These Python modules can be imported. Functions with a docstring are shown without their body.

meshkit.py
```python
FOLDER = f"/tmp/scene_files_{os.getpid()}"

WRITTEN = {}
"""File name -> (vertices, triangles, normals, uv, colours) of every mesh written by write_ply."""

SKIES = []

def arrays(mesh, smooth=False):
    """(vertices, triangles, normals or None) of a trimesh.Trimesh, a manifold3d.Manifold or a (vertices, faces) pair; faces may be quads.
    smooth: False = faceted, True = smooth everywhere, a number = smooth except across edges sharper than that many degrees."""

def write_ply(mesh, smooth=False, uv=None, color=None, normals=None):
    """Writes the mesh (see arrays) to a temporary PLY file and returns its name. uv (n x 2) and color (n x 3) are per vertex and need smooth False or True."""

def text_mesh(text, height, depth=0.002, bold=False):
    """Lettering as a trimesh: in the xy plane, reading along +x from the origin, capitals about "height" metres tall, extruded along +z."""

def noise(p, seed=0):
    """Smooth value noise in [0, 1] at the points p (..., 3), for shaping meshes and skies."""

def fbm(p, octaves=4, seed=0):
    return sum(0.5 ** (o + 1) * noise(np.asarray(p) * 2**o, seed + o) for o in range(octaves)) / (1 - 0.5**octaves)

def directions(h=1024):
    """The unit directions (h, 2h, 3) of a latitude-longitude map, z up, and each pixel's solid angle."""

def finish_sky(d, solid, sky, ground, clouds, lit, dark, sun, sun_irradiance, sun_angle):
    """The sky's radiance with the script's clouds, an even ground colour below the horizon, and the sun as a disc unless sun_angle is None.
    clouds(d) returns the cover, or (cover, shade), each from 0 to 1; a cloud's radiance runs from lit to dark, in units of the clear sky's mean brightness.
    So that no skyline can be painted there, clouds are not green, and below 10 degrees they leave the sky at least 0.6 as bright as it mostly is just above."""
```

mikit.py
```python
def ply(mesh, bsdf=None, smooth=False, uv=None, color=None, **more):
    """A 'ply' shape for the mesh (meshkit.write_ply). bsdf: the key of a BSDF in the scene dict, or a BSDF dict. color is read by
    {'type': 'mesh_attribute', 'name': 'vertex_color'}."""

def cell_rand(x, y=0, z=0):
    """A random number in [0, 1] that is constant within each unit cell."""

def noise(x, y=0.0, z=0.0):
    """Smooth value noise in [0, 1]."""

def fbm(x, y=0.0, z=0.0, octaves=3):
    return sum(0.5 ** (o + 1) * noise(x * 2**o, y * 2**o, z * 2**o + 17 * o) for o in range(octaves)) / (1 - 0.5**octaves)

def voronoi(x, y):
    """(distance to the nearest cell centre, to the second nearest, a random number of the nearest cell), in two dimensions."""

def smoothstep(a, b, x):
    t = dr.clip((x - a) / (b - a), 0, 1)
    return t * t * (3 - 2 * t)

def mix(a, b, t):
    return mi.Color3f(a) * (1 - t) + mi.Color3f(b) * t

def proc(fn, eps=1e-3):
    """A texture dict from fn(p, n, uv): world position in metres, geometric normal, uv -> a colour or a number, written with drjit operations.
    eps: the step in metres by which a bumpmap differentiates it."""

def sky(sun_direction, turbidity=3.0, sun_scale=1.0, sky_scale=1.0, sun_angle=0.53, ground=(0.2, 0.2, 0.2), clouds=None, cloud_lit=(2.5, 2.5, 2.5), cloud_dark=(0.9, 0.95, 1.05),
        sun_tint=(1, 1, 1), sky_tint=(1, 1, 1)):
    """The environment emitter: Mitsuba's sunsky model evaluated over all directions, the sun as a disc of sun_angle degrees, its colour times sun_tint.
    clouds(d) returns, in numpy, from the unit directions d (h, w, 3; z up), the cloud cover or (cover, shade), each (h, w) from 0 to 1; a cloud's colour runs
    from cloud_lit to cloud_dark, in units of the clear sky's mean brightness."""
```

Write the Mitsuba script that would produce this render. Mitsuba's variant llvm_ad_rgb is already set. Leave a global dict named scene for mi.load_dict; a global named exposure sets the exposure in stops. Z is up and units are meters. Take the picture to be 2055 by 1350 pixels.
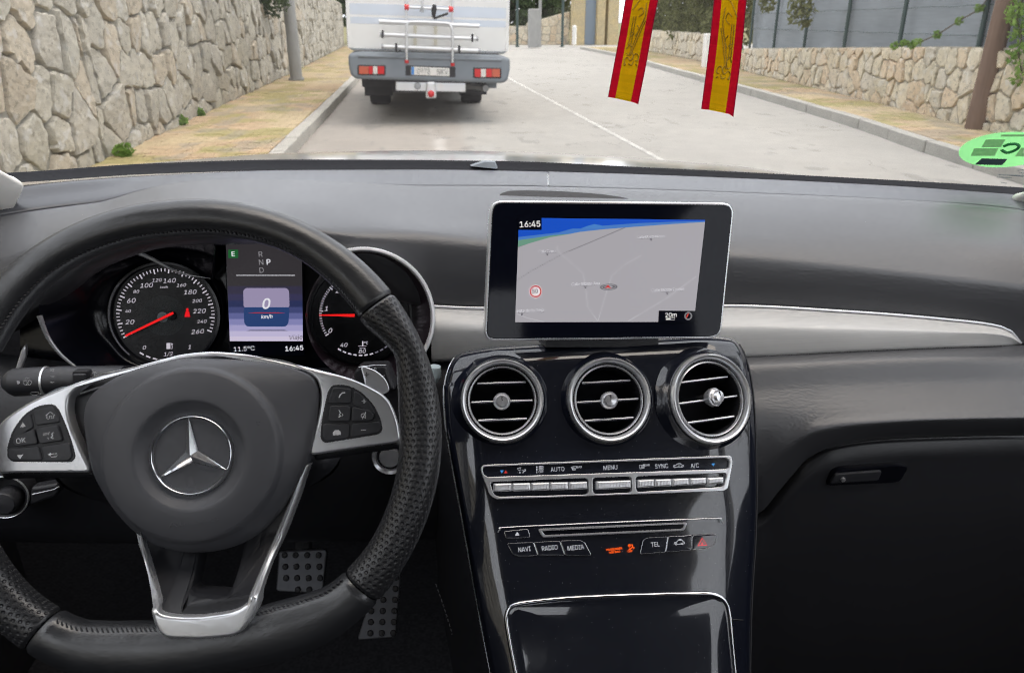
import math, random
import numpy as np, trimesh, mapbox_earcut
import drjit as dr, mitsuba as mi
import mikit, meshkit
from mikit import proc, noise, fbm, voronoi, cell_rand, smoothstep, mix
from scipy.interpolate import PchipInterpolator
from scipy.spatial import Voronoi
from shapely.geometry import Polygon, box as sbox
from shapely import affinity

random.seed(5)
RNG = np.random.default_rng(5)
T = mi.ScalarTransform4f
scene, labels = {}, {}

# ------------------------------------------------------------------ camera, sky, exposure
# metres, z up, y forward along the road; the phone is held at (0, 0, 1.30) between the front seats
FX = 1550.0
CAM = np.array([0, 0, 1.30])
PITCH, YAW = math.radians(22.12), math.radians(6.4)
FWD = np.array([math.sin(YAW) * math.cos(PITCH), math.cos(YAW) * math.cos(PITCH), -math.sin(PITCH)])
RGT = np.array([math.cos(YAW), -math.sin(YAW), 0])
UPV = np.cross(RGT, FWD)
scene['camera'] = {'type': 'thinlens', 'fov': 2 * math.degrees(math.atan(1027.5 / FX)), 'fov_axis': 'x', 'aperture_radius': 0.0009, 'focus_distance': 0.76,
                   'near_clip': 0.02, 'far_clip': 3000.0, 'to_world': T().look_at(origin=CAM.tolist(), target=(CAM + FWD).tolist(), up=[0, 0, 1])}


def clouds(d):
    n = meshkit.fbm(d * np.array([3.0, 3.0, 5.0]), 4, 3)
    return np.ones(d.shape[:2]), np.clip((n - 0.42) * 1.6, 0, 0.55)


scene['sky'] = mikit.sky((0.25, -0.10, 1.0), turbidity=4, sun_scale=0.10, sun_angle=50, clouds=clouds, cloud_lit=(1.58, 1.63, 1.72), cloud_dark=(1.05, 1.10, 1.20), sun_tint=(1, 0.98, 0.95))
exposure = 3.35

# ------------------------------------------------------------------ pixels of the survey photograph -> points in the car
def ray(x, y):
    return FWD + (x - 1027.5) / FX * RGT - (y - 675) / FX * UPV


def atY(x, y, Y):
    d = ray(x, y)
    return CAM + d * Y / d[1]


def atZ(x, y, Z):
    d = ray(x, y)
    return CAM + d * (Z - 1.30) / d[2]


def atD(x, y, D):
    return CAM + ray(x, y) * D


class Fr:
    """A local frame: origin o, axes u, v and the outward normal n."""

    def __init__(s, o, n, up=(0, 0, 1), roll=0.0):
        s.o, s.n = np.array(o, float), np.array(n, float) / np.linalg.norm(n)
        u = np.cross(up, s.n)
        u /= np.linalg.norm(u)
        v = np.cross(s.n, u)
        s.u, s.v = math.cos(roll) * u + math.sin(roll) * v, -math.sin(roll) * u + math.cos(roll) * v

    def hit(s, x, y, h=0.0):
        d = ray(x, y)
        p = CAM + d * np.dot(s.o + h * s.n - CAM, s.n) / np.dot(d, s.n) - s.o
        return np.array([p @ s.u, p @ s.v])

    def hits(s, pts, h=0.0):
        return np.array([s.hit(x, y, h) for x, y in pts])

    def w(s, p, h=0.0):
        p = np.atleast_2d(p)
        h = np.broadcast_to(np.asarray(h, float), (len(p),))
        return s.o + p[:, :1] * s.u + p[:, 1:2] * s.v + h[:, None] * s.n


# ------------------------------------------------------------------ mesh builders
def area2(p):
    return 0.5 * np.sum(p[:, 0] * np.roll(p[:, 1], -1) - np.roll(p[:, 0], -1) * p[:, 1])


def spl(pts, n=8, closed=False):
    """Catmull-Rom curve through the points, n samples per span."""
    p = np.asarray(pts, float)
    m = len(p)
    out = []
    for i in range(m if closed else m - 1):
        a, b, c, d = (p[(i - 1) % m], p[i], p[(i + 1) % m], p[(i + 2) % m]) if closed else (p[max(i - 1, 0)], p[i], p[i + 1], p[min(i + 2, m - 1)])
        for t in np.arange(n) / n:
            out.append(0.5 * (2 * b + (c - a) * t + (2 * a - 5 * b + 4 * c - d) * t * t + (3 * b - a - 3 * c + d) * t**3))
    if not closed:
        out.append(p[-1])
    return np.array(out)


def resample(p, n, closed=False):
    p = np.asarray(p, float)
    q = np.vstack([p, p[:1]]) if closed else p
    s = np.r_[0, np.cumsum(np.linalg.norm(np.diff(q, axis=0), axis=1))]
    t = np.linspace(0, s[-1], n + 1)[:-1] if closed else np.linspace(0, s[-1], n)
    return np.stack([np.interp(t, s, q[:, k]) for k in range(q.shape[1])], 1)


def mesh(v, f):
    return trimesh.Trimesh(np.asarray(v, float), np.asarray(f, int), process=False)


def join(ms):
    return trimesh.util.concatenate([m for m in ms if m is not None and len(m.faces)])


def facing(m, n):
    """The mesh with its faces turned so that they look along n on the whole."""
    v, f = m.vertices, m.faces
    if (np.cross(v[f[:, 1]] - v[f[:, 0]], v[f[:, 2]] - v[f[:, 0]]) @ n).sum() < 0:
        m.faces = f[:, ::-1]
    return m


def loft(rings, ring=True, path=False, cap=False):
    """Quads between successive rings (M, K, 3)."""
    R = np.asarray(rings, float)
    M, K = R.shape[:2]
    i, j = np.meshgrid(np.arange(M if path else M - 1), np.arange(K if ring else K - 1), indexing='ij')
    a, b, c, d = i * K + j, i * K + (j + 1) % K, (i + 1) % M * K + (j + 1) % K, (i + 1) % M * K + j
    f = np.vstack([np.stack([a, b, c], -1).reshape(-1, 3), np.stack([a, c, d], -1).reshape(-1, 3)])
    v = R.reshape(-1, 3)
    if cap:
        n = len(v)
        v = np.vstack([v, R[0].mean(0), R[-1].mean(0)])
        k = np.arange(K)
        f = np.vstack([f, np.stack([k * 0 + n, (k + 1) % K, k], 1), np.stack([k * 0 + n + 1, (M - 1) * K + k, (M - 1) * K + (k + 1) % K], 1)])
    return mesh(v, f)


def earcut(loops):
    v = np.vstack(loops)
    return v, mapbox_earcut.triangulate_float64(np.ascontiguousarray(v), np.cumsum([len(x) for x in loops]).astype(np.uint32)).reshape(-1, 3)


def vnormals(p):
    """Inward normals of a counter-clockwise loop."""
    a, b = p - np.roll(p, 1, 0), np.roll(p, -1, 0) - p
    a /= np.linalg.norm(a, axis=1, keepdims=True) + 1e-15
    b /= np.linalg.norm(b, axis=1, keepdims=True) + 1e-15
    t = a + b
    t /= np.linalg.norm(t, axis=1, keepdims=True) + 1e-15
    c = np.clip(np.sum(t * a, 1), 0.5, 1)[:, None]
    return np.stack([-t[:, 1], t[:, 0]], 1) / c


def slab(fr, outline, h0, h1, r=0.0, segs=3, holes=(), bottom=False):
    """A plate with the outline (local metres) from height h0 to h1, its upper edge rounded by r."""
    loops, parts = [], []
    for k, o in enumerate([outline, *holes]):
        o = np.asarray(o, float)
        if (area2(o) > 0) != (k == 0):
            o = o[::-1]
        loops.append(o)
    tops = []
    for o in loops:
        prof = [(0.0, h0)] + [(r * (1 - math.cos(t)), h1 - r + r * math.sin(t)) for t in np.linspace(0, math.pi / 2, segs + 1)] if r > 0 else [(0.0, h0), (0.0, h1)]
        nn = vnormals(o)
        parts.append(loft([fr.w(o + i * nn, h) for i, h in prof], True))
        tops.append(o + prof[-1][0] * nn)
    v, f = earcut(tops)
    parts.append(mesh(fr.w(v, h1), f))
    if bottom:
        v, f = earcut(loops)
        parts.append(mesh(fr.w(v, h0), f[:, ::-1]))
    m = join(parts)
    m.merge_vertices(digits_vertex=7)
    return m


def flat(fr, outline, h=0.0, holes=()):
    v, f = earcut([np.asarray(outline, float), *[np.asarray(q, float) for q in holes]])
    return facing(mesh(fr.w(v, h), f), fr.n)


def dome(fr, outline, c, prof, center=True):
    """Rings of a star-shaped outline shrunk about c: prof holds (scale, height)."""
    o, c = np.asarray(outline, float), np.asarray(c, float)
    if area2(o) < 0:
        o = o[::-1]
    m = loft([fr.w(c + (o - c) * s, h) for s, h in prof])
    if center:
        k = np.arange(len(o))
        n, last = len(m.vertices), (len(prof) - 1) * len(o)
        m = mesh(np.vstack([m.vertices, fr.w(c[None], prof[-1][1])]), np.vstack([m.faces, np.stack([last + k, last + (k + 1) % len(o), k * 0 + n], 1)]))
    return m


def rev(fr, c, prof, n=72, a0=0.0, a1=2 * math.pi, sx=1.0, sy=1.0):
    """Profile (radius, height) turned about the frame's normal at c."""
    full = a1 - a0 > 6.28
    th = np.linspace(a0, a1, n, endpoint=not full)
    rings = [fr.w(np.stack([c[0] + np.cos(th) * r * sx, c[1] + np.sin(th) * r * sy], 1), h) for r, h in prof]
    m = loft(rings, full)
    return facing(m, fr.n) if max(h for _, h in prof) - min(h for _, h in prof) < 1e-9 else m


def disc(fr, c, r, h, n=40):
    th = np.linspace(0, 2 * math.pi, n, endpoint=False)
    return flat(fr, np.stack([c[0] + r * np.cos(th), c[1] + r * np.sin(th)], 1), h)


def tube(points, r, k=8, closed=False, flat_=1.0, up=None):
    p = np.asarray(points, float)
    r = np.broadcast_to(np.asarray(r, float), (len(p),))
    t = (np.roll(p, -1, 0) - np.roll(p, 1, 0)) if closed else np.gradient(p, axis=0)
    t /= np.linalg.norm(t, axis=1, keepdims=True) + 1e-15
    a = np.zeros_like(p)
    ref = np.array(up if up is not None else ([0, 0, 1.0] if abs(t[0][2]) < 0.9 else [1.0, 0, 0]))
    for i in range(len(p)):
        a[i] = ref - t[i] * (ref @ t[i])
        a[i] /= np.linalg.norm(a[i]) + 1e-15
        ref = a[i] if up is None else ref
    b = np.cross(t, a)
    ang = np.arange(k) * 2 * math.pi / k
    rings = p[:, None] + r[:, None, None] * (np.cos(ang)[None, :, None] * a[:, None] * flat_ + np.sin(ang)[None, :, None] * b[:, None])
    return loft(rings, True, closed, not closed)


def stroke(fr, pts, w, h=0.0004, closed=False):
    """A flat line of width w along local points."""
    p = np.asarray(pts, float)
    t = (np.roll(p, -1, 0) - np.roll(p, 1, 0)) if closed else np.gradient(p, axis=0)
    t /= np.linalg.norm(t, axis=1, keepdims=True) + 1e-15
    nn = np.stack([-t[:, 1], t[:, 0]], 1) * w / 2
    return facing(loft([fr.w(p + nn, h), fr.w(p - nn, h)], closed), fr.n)


def skin(curves, nu=60, nv=30, px=True):
    """A smooth sheet through rows of (x, y, Y): photograph pixel and distance ahead (px) or plain points."""
    rows = []
    for c in curves:
        c = np.asarray(c, float)
        if px:
            g = np.linspace(c[0, 0], c[-1, 0], nu)
            q = PchipInterpolator(c[:, 0], c[:, 1:])(g)
            rows.append([atY(x, y, Y) for x, (y, Y) in zip(g, q)])
        else:
            rows.append(resample(spl(c, 6), nu))
    R = np.array(rows)
    d = np.r_[0, np.cumsum(np.linalg.norm(np.diff(R, axis=0), axis=2).mean(1))]
    G = PchipInterpolator(d, R, axis=0)(np.linspace(0, d[-1], nv))
    return G, loft(G, False)


def rrect(cx, cy, w, h, r, n=5):
    out = []
    for sx, sy, a in ((1, 1, 0), (-1, 1, 90), (-1, -1, 180), (1, -1, 270)):
        for t in np.radians(a + np.linspace(0, 90, n)):
            out.append((cx + sx * (w / 2 - r) + r * math.cos(t), cy + sy * (h / 2 - r) + r * math.sin(t)))
    return np.array(out)


def rpoly(pts, r, n=5):
    """Polygon with its corners rounded."""
    p = np.asarray(pts, float)
    out = []
    for i in range(len(p)):
        a, b, c = p[i - 1], p[i], p[(i + 1) % len(p)]
        la, lc = np.linalg.norm(a - b), np.linalg.norm(c - b)
        q = min(r, la * 0.45, lc * 0.45)
        s, e = b + (a - b) / la * q, b + (c - b) / lc * q
        for t in np.linspace(0, 1, n):
            out.append((1 - t) ** 2 * s + 2 * t * (1 - t) * b + t * t * e)
    return np.array(out)


def box(c, s, rotz=0.0, bev=0.0):
    m = trimesh.creation.box(s)
    if bev:
        fr = Fr((0, 0, 0), (0, 0, 1), up=(0, 1, 0))
        m = slab(fr, rrect(0, 0, s[0], s[1], min(bev, s[0] / 2.1, s[1] / 2.1), 3), -s[2] / 2, s[2] / 2, min(bev, s[2] / 2), 2, bottom=True)
    if rotz:
        m.apply_transform(trimesh.transformations.rotation_matrix(rotz, [0, 0, 1]))
    m.apply_translation(c)
    return m


def text(fr, s, c, hpx, h=0.0005, italic=0.0, wide=1.0, bold=False, rot=0.0, flip=False, depth=0.0002):
    """Lettering on the frame, centred at photograph pixel c, capitals hpx photograph pixels tall."""
    o = fr.hit(*c, h)
    cap = abs((fr.hit(c[0], c[1] - hpx / 2, h) - fr.hit(c[0], c[1] + hpx / 2, h))[1])
    m = meshkit.text_mesh(s, cap, depth, bold)
    v = np.array(m.vertices)
    v[:, 0] = v[:, 0] + italic * v[:, 1]
    v[:, 0] = (v[:, 0] - (v[:, 0].min() + v[:, 0].max()) / 2) * wide * (-1 if flip else 1)
    v[:, 1] -= cap / 2
    cr, sr = math.cos(rot), math.sin(rot)
    p = np.stack([cr * v[:, 0] - sr * v[:, 1], sr * v[:, 0] + cr * v[:, 1]], 1) + o
    return mesh(fr.w(p, h + v[:, 2]), m.faces[:, ::-1] if flip else m.faces)


def pstroke(fr, pts, wpx, h=0.0005, closed=False):
    p = fr.hits(pts, h)
    a = fr.hits([pts[0], (pts[0][0] + 1, pts[0][1])], h)
    return stroke(fr, p, wpx * np.linalg.norm(a[1] - a[0]), h, closed)


def pflat(fr, pts, h=0.0005):
    return flat(fr, fr.hits(pts, h), h)


# ------------------------------------------------------------------ scene entries
TAKEN = set()


def num(name):
    k, key = 0, name
    while key in TAKEN:
        k += 1
        key = f'{name}_{k:03d}'
    TAKEN.add(key)
    return key


def thing(name, label, cat=None, group=None, kind=None):
    key = num(name)
    labels[key] = {'label': label}
    if cat:
        labels[key]['category'] = cat
    if group:
        labels[key]['group'] = group
    if kind:
        labels[key]['kind'] = kind
    return key


def add(parent, name, m, mat, smooth=35, label=None, kind=None, uv=None, emit=None):
    key = num(f'{parent}__{name}' if parent else name)
    scene[key] = mikit.ply(m, mat, smooth, uv)
    if emit is not None:
        scene[key]['emitter'] = {'type': 'area', 'radiance': {'type': 'rgb', 'value': [float(x) for x in emit]}}
    if label or kind:
        labels[key] = {k: v for k, v in (('label', label), ('kind', kind)) if v}
    return key


def solo(name, m, mat, label, cat, smooth=35, group=None, kind=None, uv=None):
    key = thing(name, label, cat, group, kind)
    scene[key] = mikit.ply(m, mat, smooth, uv)
    return key


def lin(rgb):
    c = np.asarray(rgb, float) / 255
    return np.where(c < 0.04045, c / 12.92, ((c + 0.055) / 1.055) ** 2.4)


def glow(rgb, k=1.0):
    return lin(rgb) / 2.0**exposure * k


# ------------------------------------------------------------------ materials
def mat(key, color, rough=0.5, metal=0.0, spec=0.5, bump=None, scale=1.0, **more):
    b = {'type': 'principled', 'base_color': color if isinstance(color, dict) else {'type': 'rgb', 'value': list(color)}, 'roughness': rough, 'metallic': metal, 'specular': spec, **more}
    if bump is not None:
        b = {'type': 'bumpmap', 'scale': scale, 'texture': bump, 'bsdf': b}
    scene[key] = {'type': 'twosided', 'bsdf': b}
    return key


def grain(f, amp=1.0):
    def fn(p, n, uv):
        return amp * (0.65 * noise(p.x * f, p.y * f, p.z * f) + 0.35 * noise(p.x * f * 2.3, p.y * f * 2.3, p.z * f * 2.3))
    return fn


def perf(p, n, uv):
    s = 0.0046
    a = uv.x / s
    row = dr.floor(a)
    b = uv.y / s + 0.5 * (row - 2 * dr.floor(row * 0.5))
    fx, fy = a - dr.floor(a) - 0.5, b - dr.floor(b) - 0.5
    return smoothstep(0.16, 0.34, dr.sqrt(fx * fx + fy * fy))


def scuff(p, n, uv):
    return 0.24 + 0.22 * fbm(p.x * 60, p.y * 60, p.z * 60)


mat('dash_leather', (0.042, 0.043, 0.048), 0.40, spec=0.8, sheen=1.0, bump=proc(grain(430), 3e-4), scale=0.00042)
mat('dash_plastic', (0.042, 0.044, 0.052), 0.36, spec=0.7, sheen=0.35, bump=proc(grain(900), 2e-4), scale=0.00006)
mat('wheel_leather', (0.020, 0.021, 0.024), proc(scuff), spec=0.8, clearcoat=0.7, clearcoat_gloss=0.82, bump=proc(grain(420), 4e-4), scale=0.00012)
mat('perforated_leather', (0.018, 0.0185, 0.021), 0.33, spec=0.8, bump=proc(perf, 2.5e-4), scale=0.0012)
mat('hub_plastic', (0.066, 0.068, 0.077), 0.50, spec=0.5, bump=proc(grain(520), 3e-4), scale=0.00016)
mat('soft_black', (0.017, 0.0175, 0.021), 0.42)
mat('matt_black', (0.016, 0.0165, 0.019), 0.6, spec=0.4)
mat('carpet', proc(lambda p, n, uv: mix((0.014, 0.014, 0.016), (0.026, 0.026, 0.030), noise(p.x * 300, p.y * 300, p.z * 300))), 0.95, spec=0.3)
mat('button_plastic', (0.030, 0.031, 0.036), 0.42)
mat('satin_silver', (0.78, 0.79, 0.81), 0.27, 0.75)
mat('chrome', (0.80, 0.81, 0.83), 0.10, 1.0)
mat('soft_chrome', (0.72, 0.73, 0.76), 0.20, 0.75)


def brushed(p, n, uv):
    g = noise(p.x * 16, p.y * 500, p.z * 900)
    return mix((0.43, 0.43, 0.425), (0.47, 0.47, 0.46), g)


mat('brushed_trim', proc(brushed), 0.48, 0.12, spec=0.5)


def specks(p, n, uv):
    d, _, w = voronoi(p.x * 190, p.z * 190)
    return mix((0.004, 0.0055, 0.012), (0.16, 0.165, 0.175), dr.select((d < 0.06) & (w < 0.10), mi.Float(1), mi.Float(0)))


def smears(p, n, uv):
    return 0.03 + 0.07 * smoothstep(0.52, 0.78, fbm(p.x * 26 + 2 * noise(p.z * 30, p.x * 8, 0), p.z * 40, p.y * 20, 3))


mat('piano_black', proc(specks), proc(smears), spec=0.75, clearcoat=1.0, clearcoat_gloss=0.98)
mat('screen_glass', (0.004, 0.005, 0.011), 0.06, spec=0.22)
mat('lens_black', (0.004, 0.0045, 0.008), 0.16, spec=0.4)
mat('dial_grey', (0.012, 0.013, 0.016), 0.4)
mat('print_white', (0.62, 0.62, 0.64), 0.5)
mat('print_grey', (0.22, 0.22, 0.24), 0.5)
mat('print_red', (0.55, 0.035, 0.03), 0.5)
mat('print_blue', (0.03, 0.20, 0.55), 0.5)
mat('pillar_cloth', (0.66, 0.65, 0.62), 0.85, spec=0.2)
mat('rubber', (0.010, 0.010, 0.012), 0.6)
mat('steel_pedal', (0.07, 0.072, 0.079), 0.40, 0.7)
mat('screen_off', (0.0, 0.0, 0.0), 0.3, spec=0.2)

# ================================================================== THE STREET
def stone_fn(base, tint, spot):
    def fn(p, n, uv):
        a = fbm(p.x * 2.3 + 7, p.y * 2.3, p.z * 2.3, 3)
        b = fbm(p.x * 14, p.y * 14, p.z * 14, 3)
        g = noise(p.x * 120, p.y * 120, p.z * 120)
        c = mix(base, tint, smoothstep(0.35, 0.7, a)) * (0.62 + 0.46 * b + 0.26 * g)
        c = mix(c, (0.20, 0.195, 0.17), 0.5 * smoothstep(0.58, 0.70, fbm(p.x * 21, p.y * 21 + 9, p.z * 21, 3)))
        c = c * mi.Color3f(1.03, 1.0, 0.94)
        return mix(c, spot, 0.75 * smoothstep(0.60, 0.72, fbm(p.x * 9 + 3, p.y * 9, p.z * 9 + 5, 3)))
    return fn


STONE_BUMP = proc(lambda p, n, uv: fbm(p.x * 26, p.y * 26, p.z * 26, 4), 2e-3)
for i, (b_, t_, s_) in enumerate([((0.41, 0.40, 0.36), (0.43, 0.415, 0.37), (0.50, 0.49, 0.46)), ((0.38, 0.373, 0.34), (0.41, 0.395, 0.355), (0.31, 0.305, 0.28)),
                                  ((0.42, 0.385, 0.325), (0.43, 0.39, 0.33), (0.48, 0.46, 0.42)), ((0.37, 0.36, 0.33), (0.41, 0.395, 0.355), (0.48, 0.47, 0.44))]):
    mat(f'stone_{i}', proc(stone_fn(b_, t_, s_)), 0.9, spec=0.2, bump=STONE_BUMP, scale=0.02)
for i, (b_, t_) in enumerate([((0.53, 0.49, 0.40), (0.55, 0.49, 0.38)), ((0.49, 0.46, 0.40), (0.53, 0.48, 0.39)), ((0.54, 0.46, 0.35), (0.54, 0.44, 0.33))]):
    mat(f'pale_stone_{i}', proc(stone_fn(b_, t_, (0.57, 0.54, 0.47))), 0.9, spec=0.2, bump=STONE_BUMP, scale=0.012)
mat('mortar', proc(lambda p, n, uv: mix((0.20, 0.192, 0.165), (0.33, 0.315, 0.275), fbm(p.x * 20, p.y * 20, p.z * 20, 3))), 0.95, spec=0.1)
mat('pale_mortar', proc(lambda p, n, uv: mix((0.30, 0.275, 0.22), (0.40, 0.37, 0.30), fbm(p.x * 20, p.y * 20, p.z * 20, 3))), 0.95, spec=0.1)


def concrete(p, n, uv):
    a = fbm(p.x * 0.5, p.y * 0.35, 0, 4)
    b = fbm(p.x * 5, p.y * 5, 3, 4)
    g = noise(p.x * 130, p.y * 130, 0)
    c = mix((0.275, 0.264, 0.240), (0.325, 0.312, 0.285), a) * (0.88 + 0.15 * b + 0.13 * g)
    lane = smoothstep(0.55, 0.75, p.x + 0.25 * fbm(p.x * 2, p.y * 0.8, 5, 3))
    c = mix(c * mi.Color3f(0.93, 0.89, 0.87), c, lane)
    d1, d2, _ = voronoi(p.x * 0.55 + 0.8 * fbm(p.x * 2, p.y * 2, 1), p.y * 0.22 + 0.5 * fbm(p.x * 2, p.y * 2, 8))
    crack = 1 - smoothstep(0.004, 0.018, d2 - d1)
    c = mix(c, (0.17, 0.16, 0.145), 0.55 * crack * smoothstep(0.4, 0.6, fbm(p.x * 1.2, p.y * 0.6, 11, 2)))
    m = fbm(p.x * 3.1, p.y * 1.1, 21, 4)
    seam = dr.exp(-dr.square((p.x - 0.12 - 0.10 * fbm(p.x, p.y * 2.2, 2, 3)) / 0.07)) * smoothstep(0.42, 0.62, m)
    c = mix(c, (0.55, 0.53, 0.50), 0.4 * seam)
    return mix(c, (0.17, 0.165, 0.155), 0.45 * smoothstep(0.69, 0.80, fbm(p.x * 4.3, p.y * 2.4, 31, 3)))


mat('road_concrete', proc(concrete), 0.85, spec=0.25, bump=proc(lambda p, n, uv: fbm(p.x * 45, p.y * 45, 0, 3), 2e-3), scale=0.004)
mat('soil', proc(lambda p, n, uv: mix((0.14, 0.12, 0.08), (0.17, 0.17, 0.08), fbm(p.x, p.y, 0, 4))), 0.95, spec=0.1)


def paver_fn(p, n, uv):
    a = fbm(p.x * 1.2, p.y * 0.9, 4, 4)
    b = cell_rand(p.x / 0.21, p.y / 0.105, 0)
    g = noise(p.x * 70, p.y * 70, 1)
    c = mix((0.42, 0.315, 0.205), (0.45, 0.365, 0.235), smoothstep(0.35, 0.65, a)) * (0.82 + 0.14 * b + 0.14 * g)
    c = mix(c, (0.27, 0.25, 0.10), 0.7 * smoothstep(0.47, 0.68, fbm(p.x * 2.4 + 5, p.y * 1.6, 9, 4)))
    return mix(c, (0.27, 0.24, 0.195), 0.55 * smoothstep(0.55, 0.7, fbm(p.x * 3.3 + 5, p.y * 2.1, 29, 3)))


mat('paver', proc(paver_fn), 0.9, spec=0.2, bump=proc(grain(60), 2e-3), scale=0.006)
mat('sidewalk_bed', proc(lambda p, n, uv: paver_fn(p, n, uv) * 0.72), 0.95, spec=0.1)
mat('kerb_concrete', proc(lambda p, n, uv: mix((0.30, 0.29, 0.265), (0.40, 0.385, 0.345), fbm(p.x * 4, p.y * 4, p.z * 4, 4)) * (0.85 + 0.3 * noise(p.x * 90, p.y * 90, p.z * 90))), 0.9, spec=0.2)
mat('road_paint', proc(lambda p, n, uv: mix((0.37, 0.36, 0.335), (0.46, 0.45, 0.42), smoothstep(0.38, 0.62, fbm(p.x * 16, p.y * 6, 2, 4)))), 0.8, spec=0.2)
mat('galvanised', proc(lambda p, n, uv: mix((0.26, 0.26, 0.25), (0.38, 0.38, 0.365), fbm(p.x * 9, p.y * 9, p.z * 3, 4))), 0.6, 0.25)
mat('brown_wood', proc(lambda p, n, uv: mix((0.125, 0.082, 0.06), (0.22, 0.15, 0.112), fbm(p.x * 26, p.y * 26, p.z * 1.6, 4))), 0.85, spec=0.2, bump=proc(lambda p, n, uv: fbm(p.x * 40, p.y * 40, p.z * 2.5, 3), 2e-3), scale=0.01)
mat('net_grey', proc(lambda p, n, uv: mix((0.18, 0.20, 0.215), (0.235, 0.255, 0.27), fbm(p.x * 0.8, p.y * 0.8, p.z * 2.6, 4)) * (0.9 + 0.2 * noise(p.y * 3, p.z * 160, 0))), 0.85, spec=0.2)
mat('fence_green', (0.035, 0.06, 0.055), 0.5)
mat('gate_blue', (0.23, 0.29, 0.36), 0.5)
mat('pillar_stone', proc(stone_fn((0.42, 0.36, 0.23), (0.46, 0.38, 0.22), (0.36, 0.30, 0.2))), 0.9, spec=0.2)
mat('white_render', (0.72, 0.70, 0.66), 0.8)
mat('bark', proc(lambda p, n, uv: mix((0.07, 0.055, 0.04), (0.15, 0.12, 0.09), fbm(p.x * 12, p.y * 12, p.z * 3, 3))), 0.95, spec=0.1)
for key, a_, b_ in (('leaf_dark', (0.055, 0.085, 0.040), (0.10, 0.13, 0.06)), ('leaf_olive', (0.13, 0.14, 0.065), (0.19, 0.195, 0.09)), ('leaf_fresh', (0.16, 0.27, 0.06), (0.26, 0.38, 0.10))):
    scene[key] = {'type': 'principledthin', 'base_color': proc(lambda p, n, uv, a_=a_, b_=b_: mix(a_, b_, cell_rand(p.x * 7, p.y * 7, p.z * 7))), 'roughness': 0.5, 'diff_trans': 0.7, 'spec_trans': 0.0}


def poly_at(line, Y):
    L = np.array(line, float)
    return np.interp(Y, L[:, 1], L[:, 0])


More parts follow.
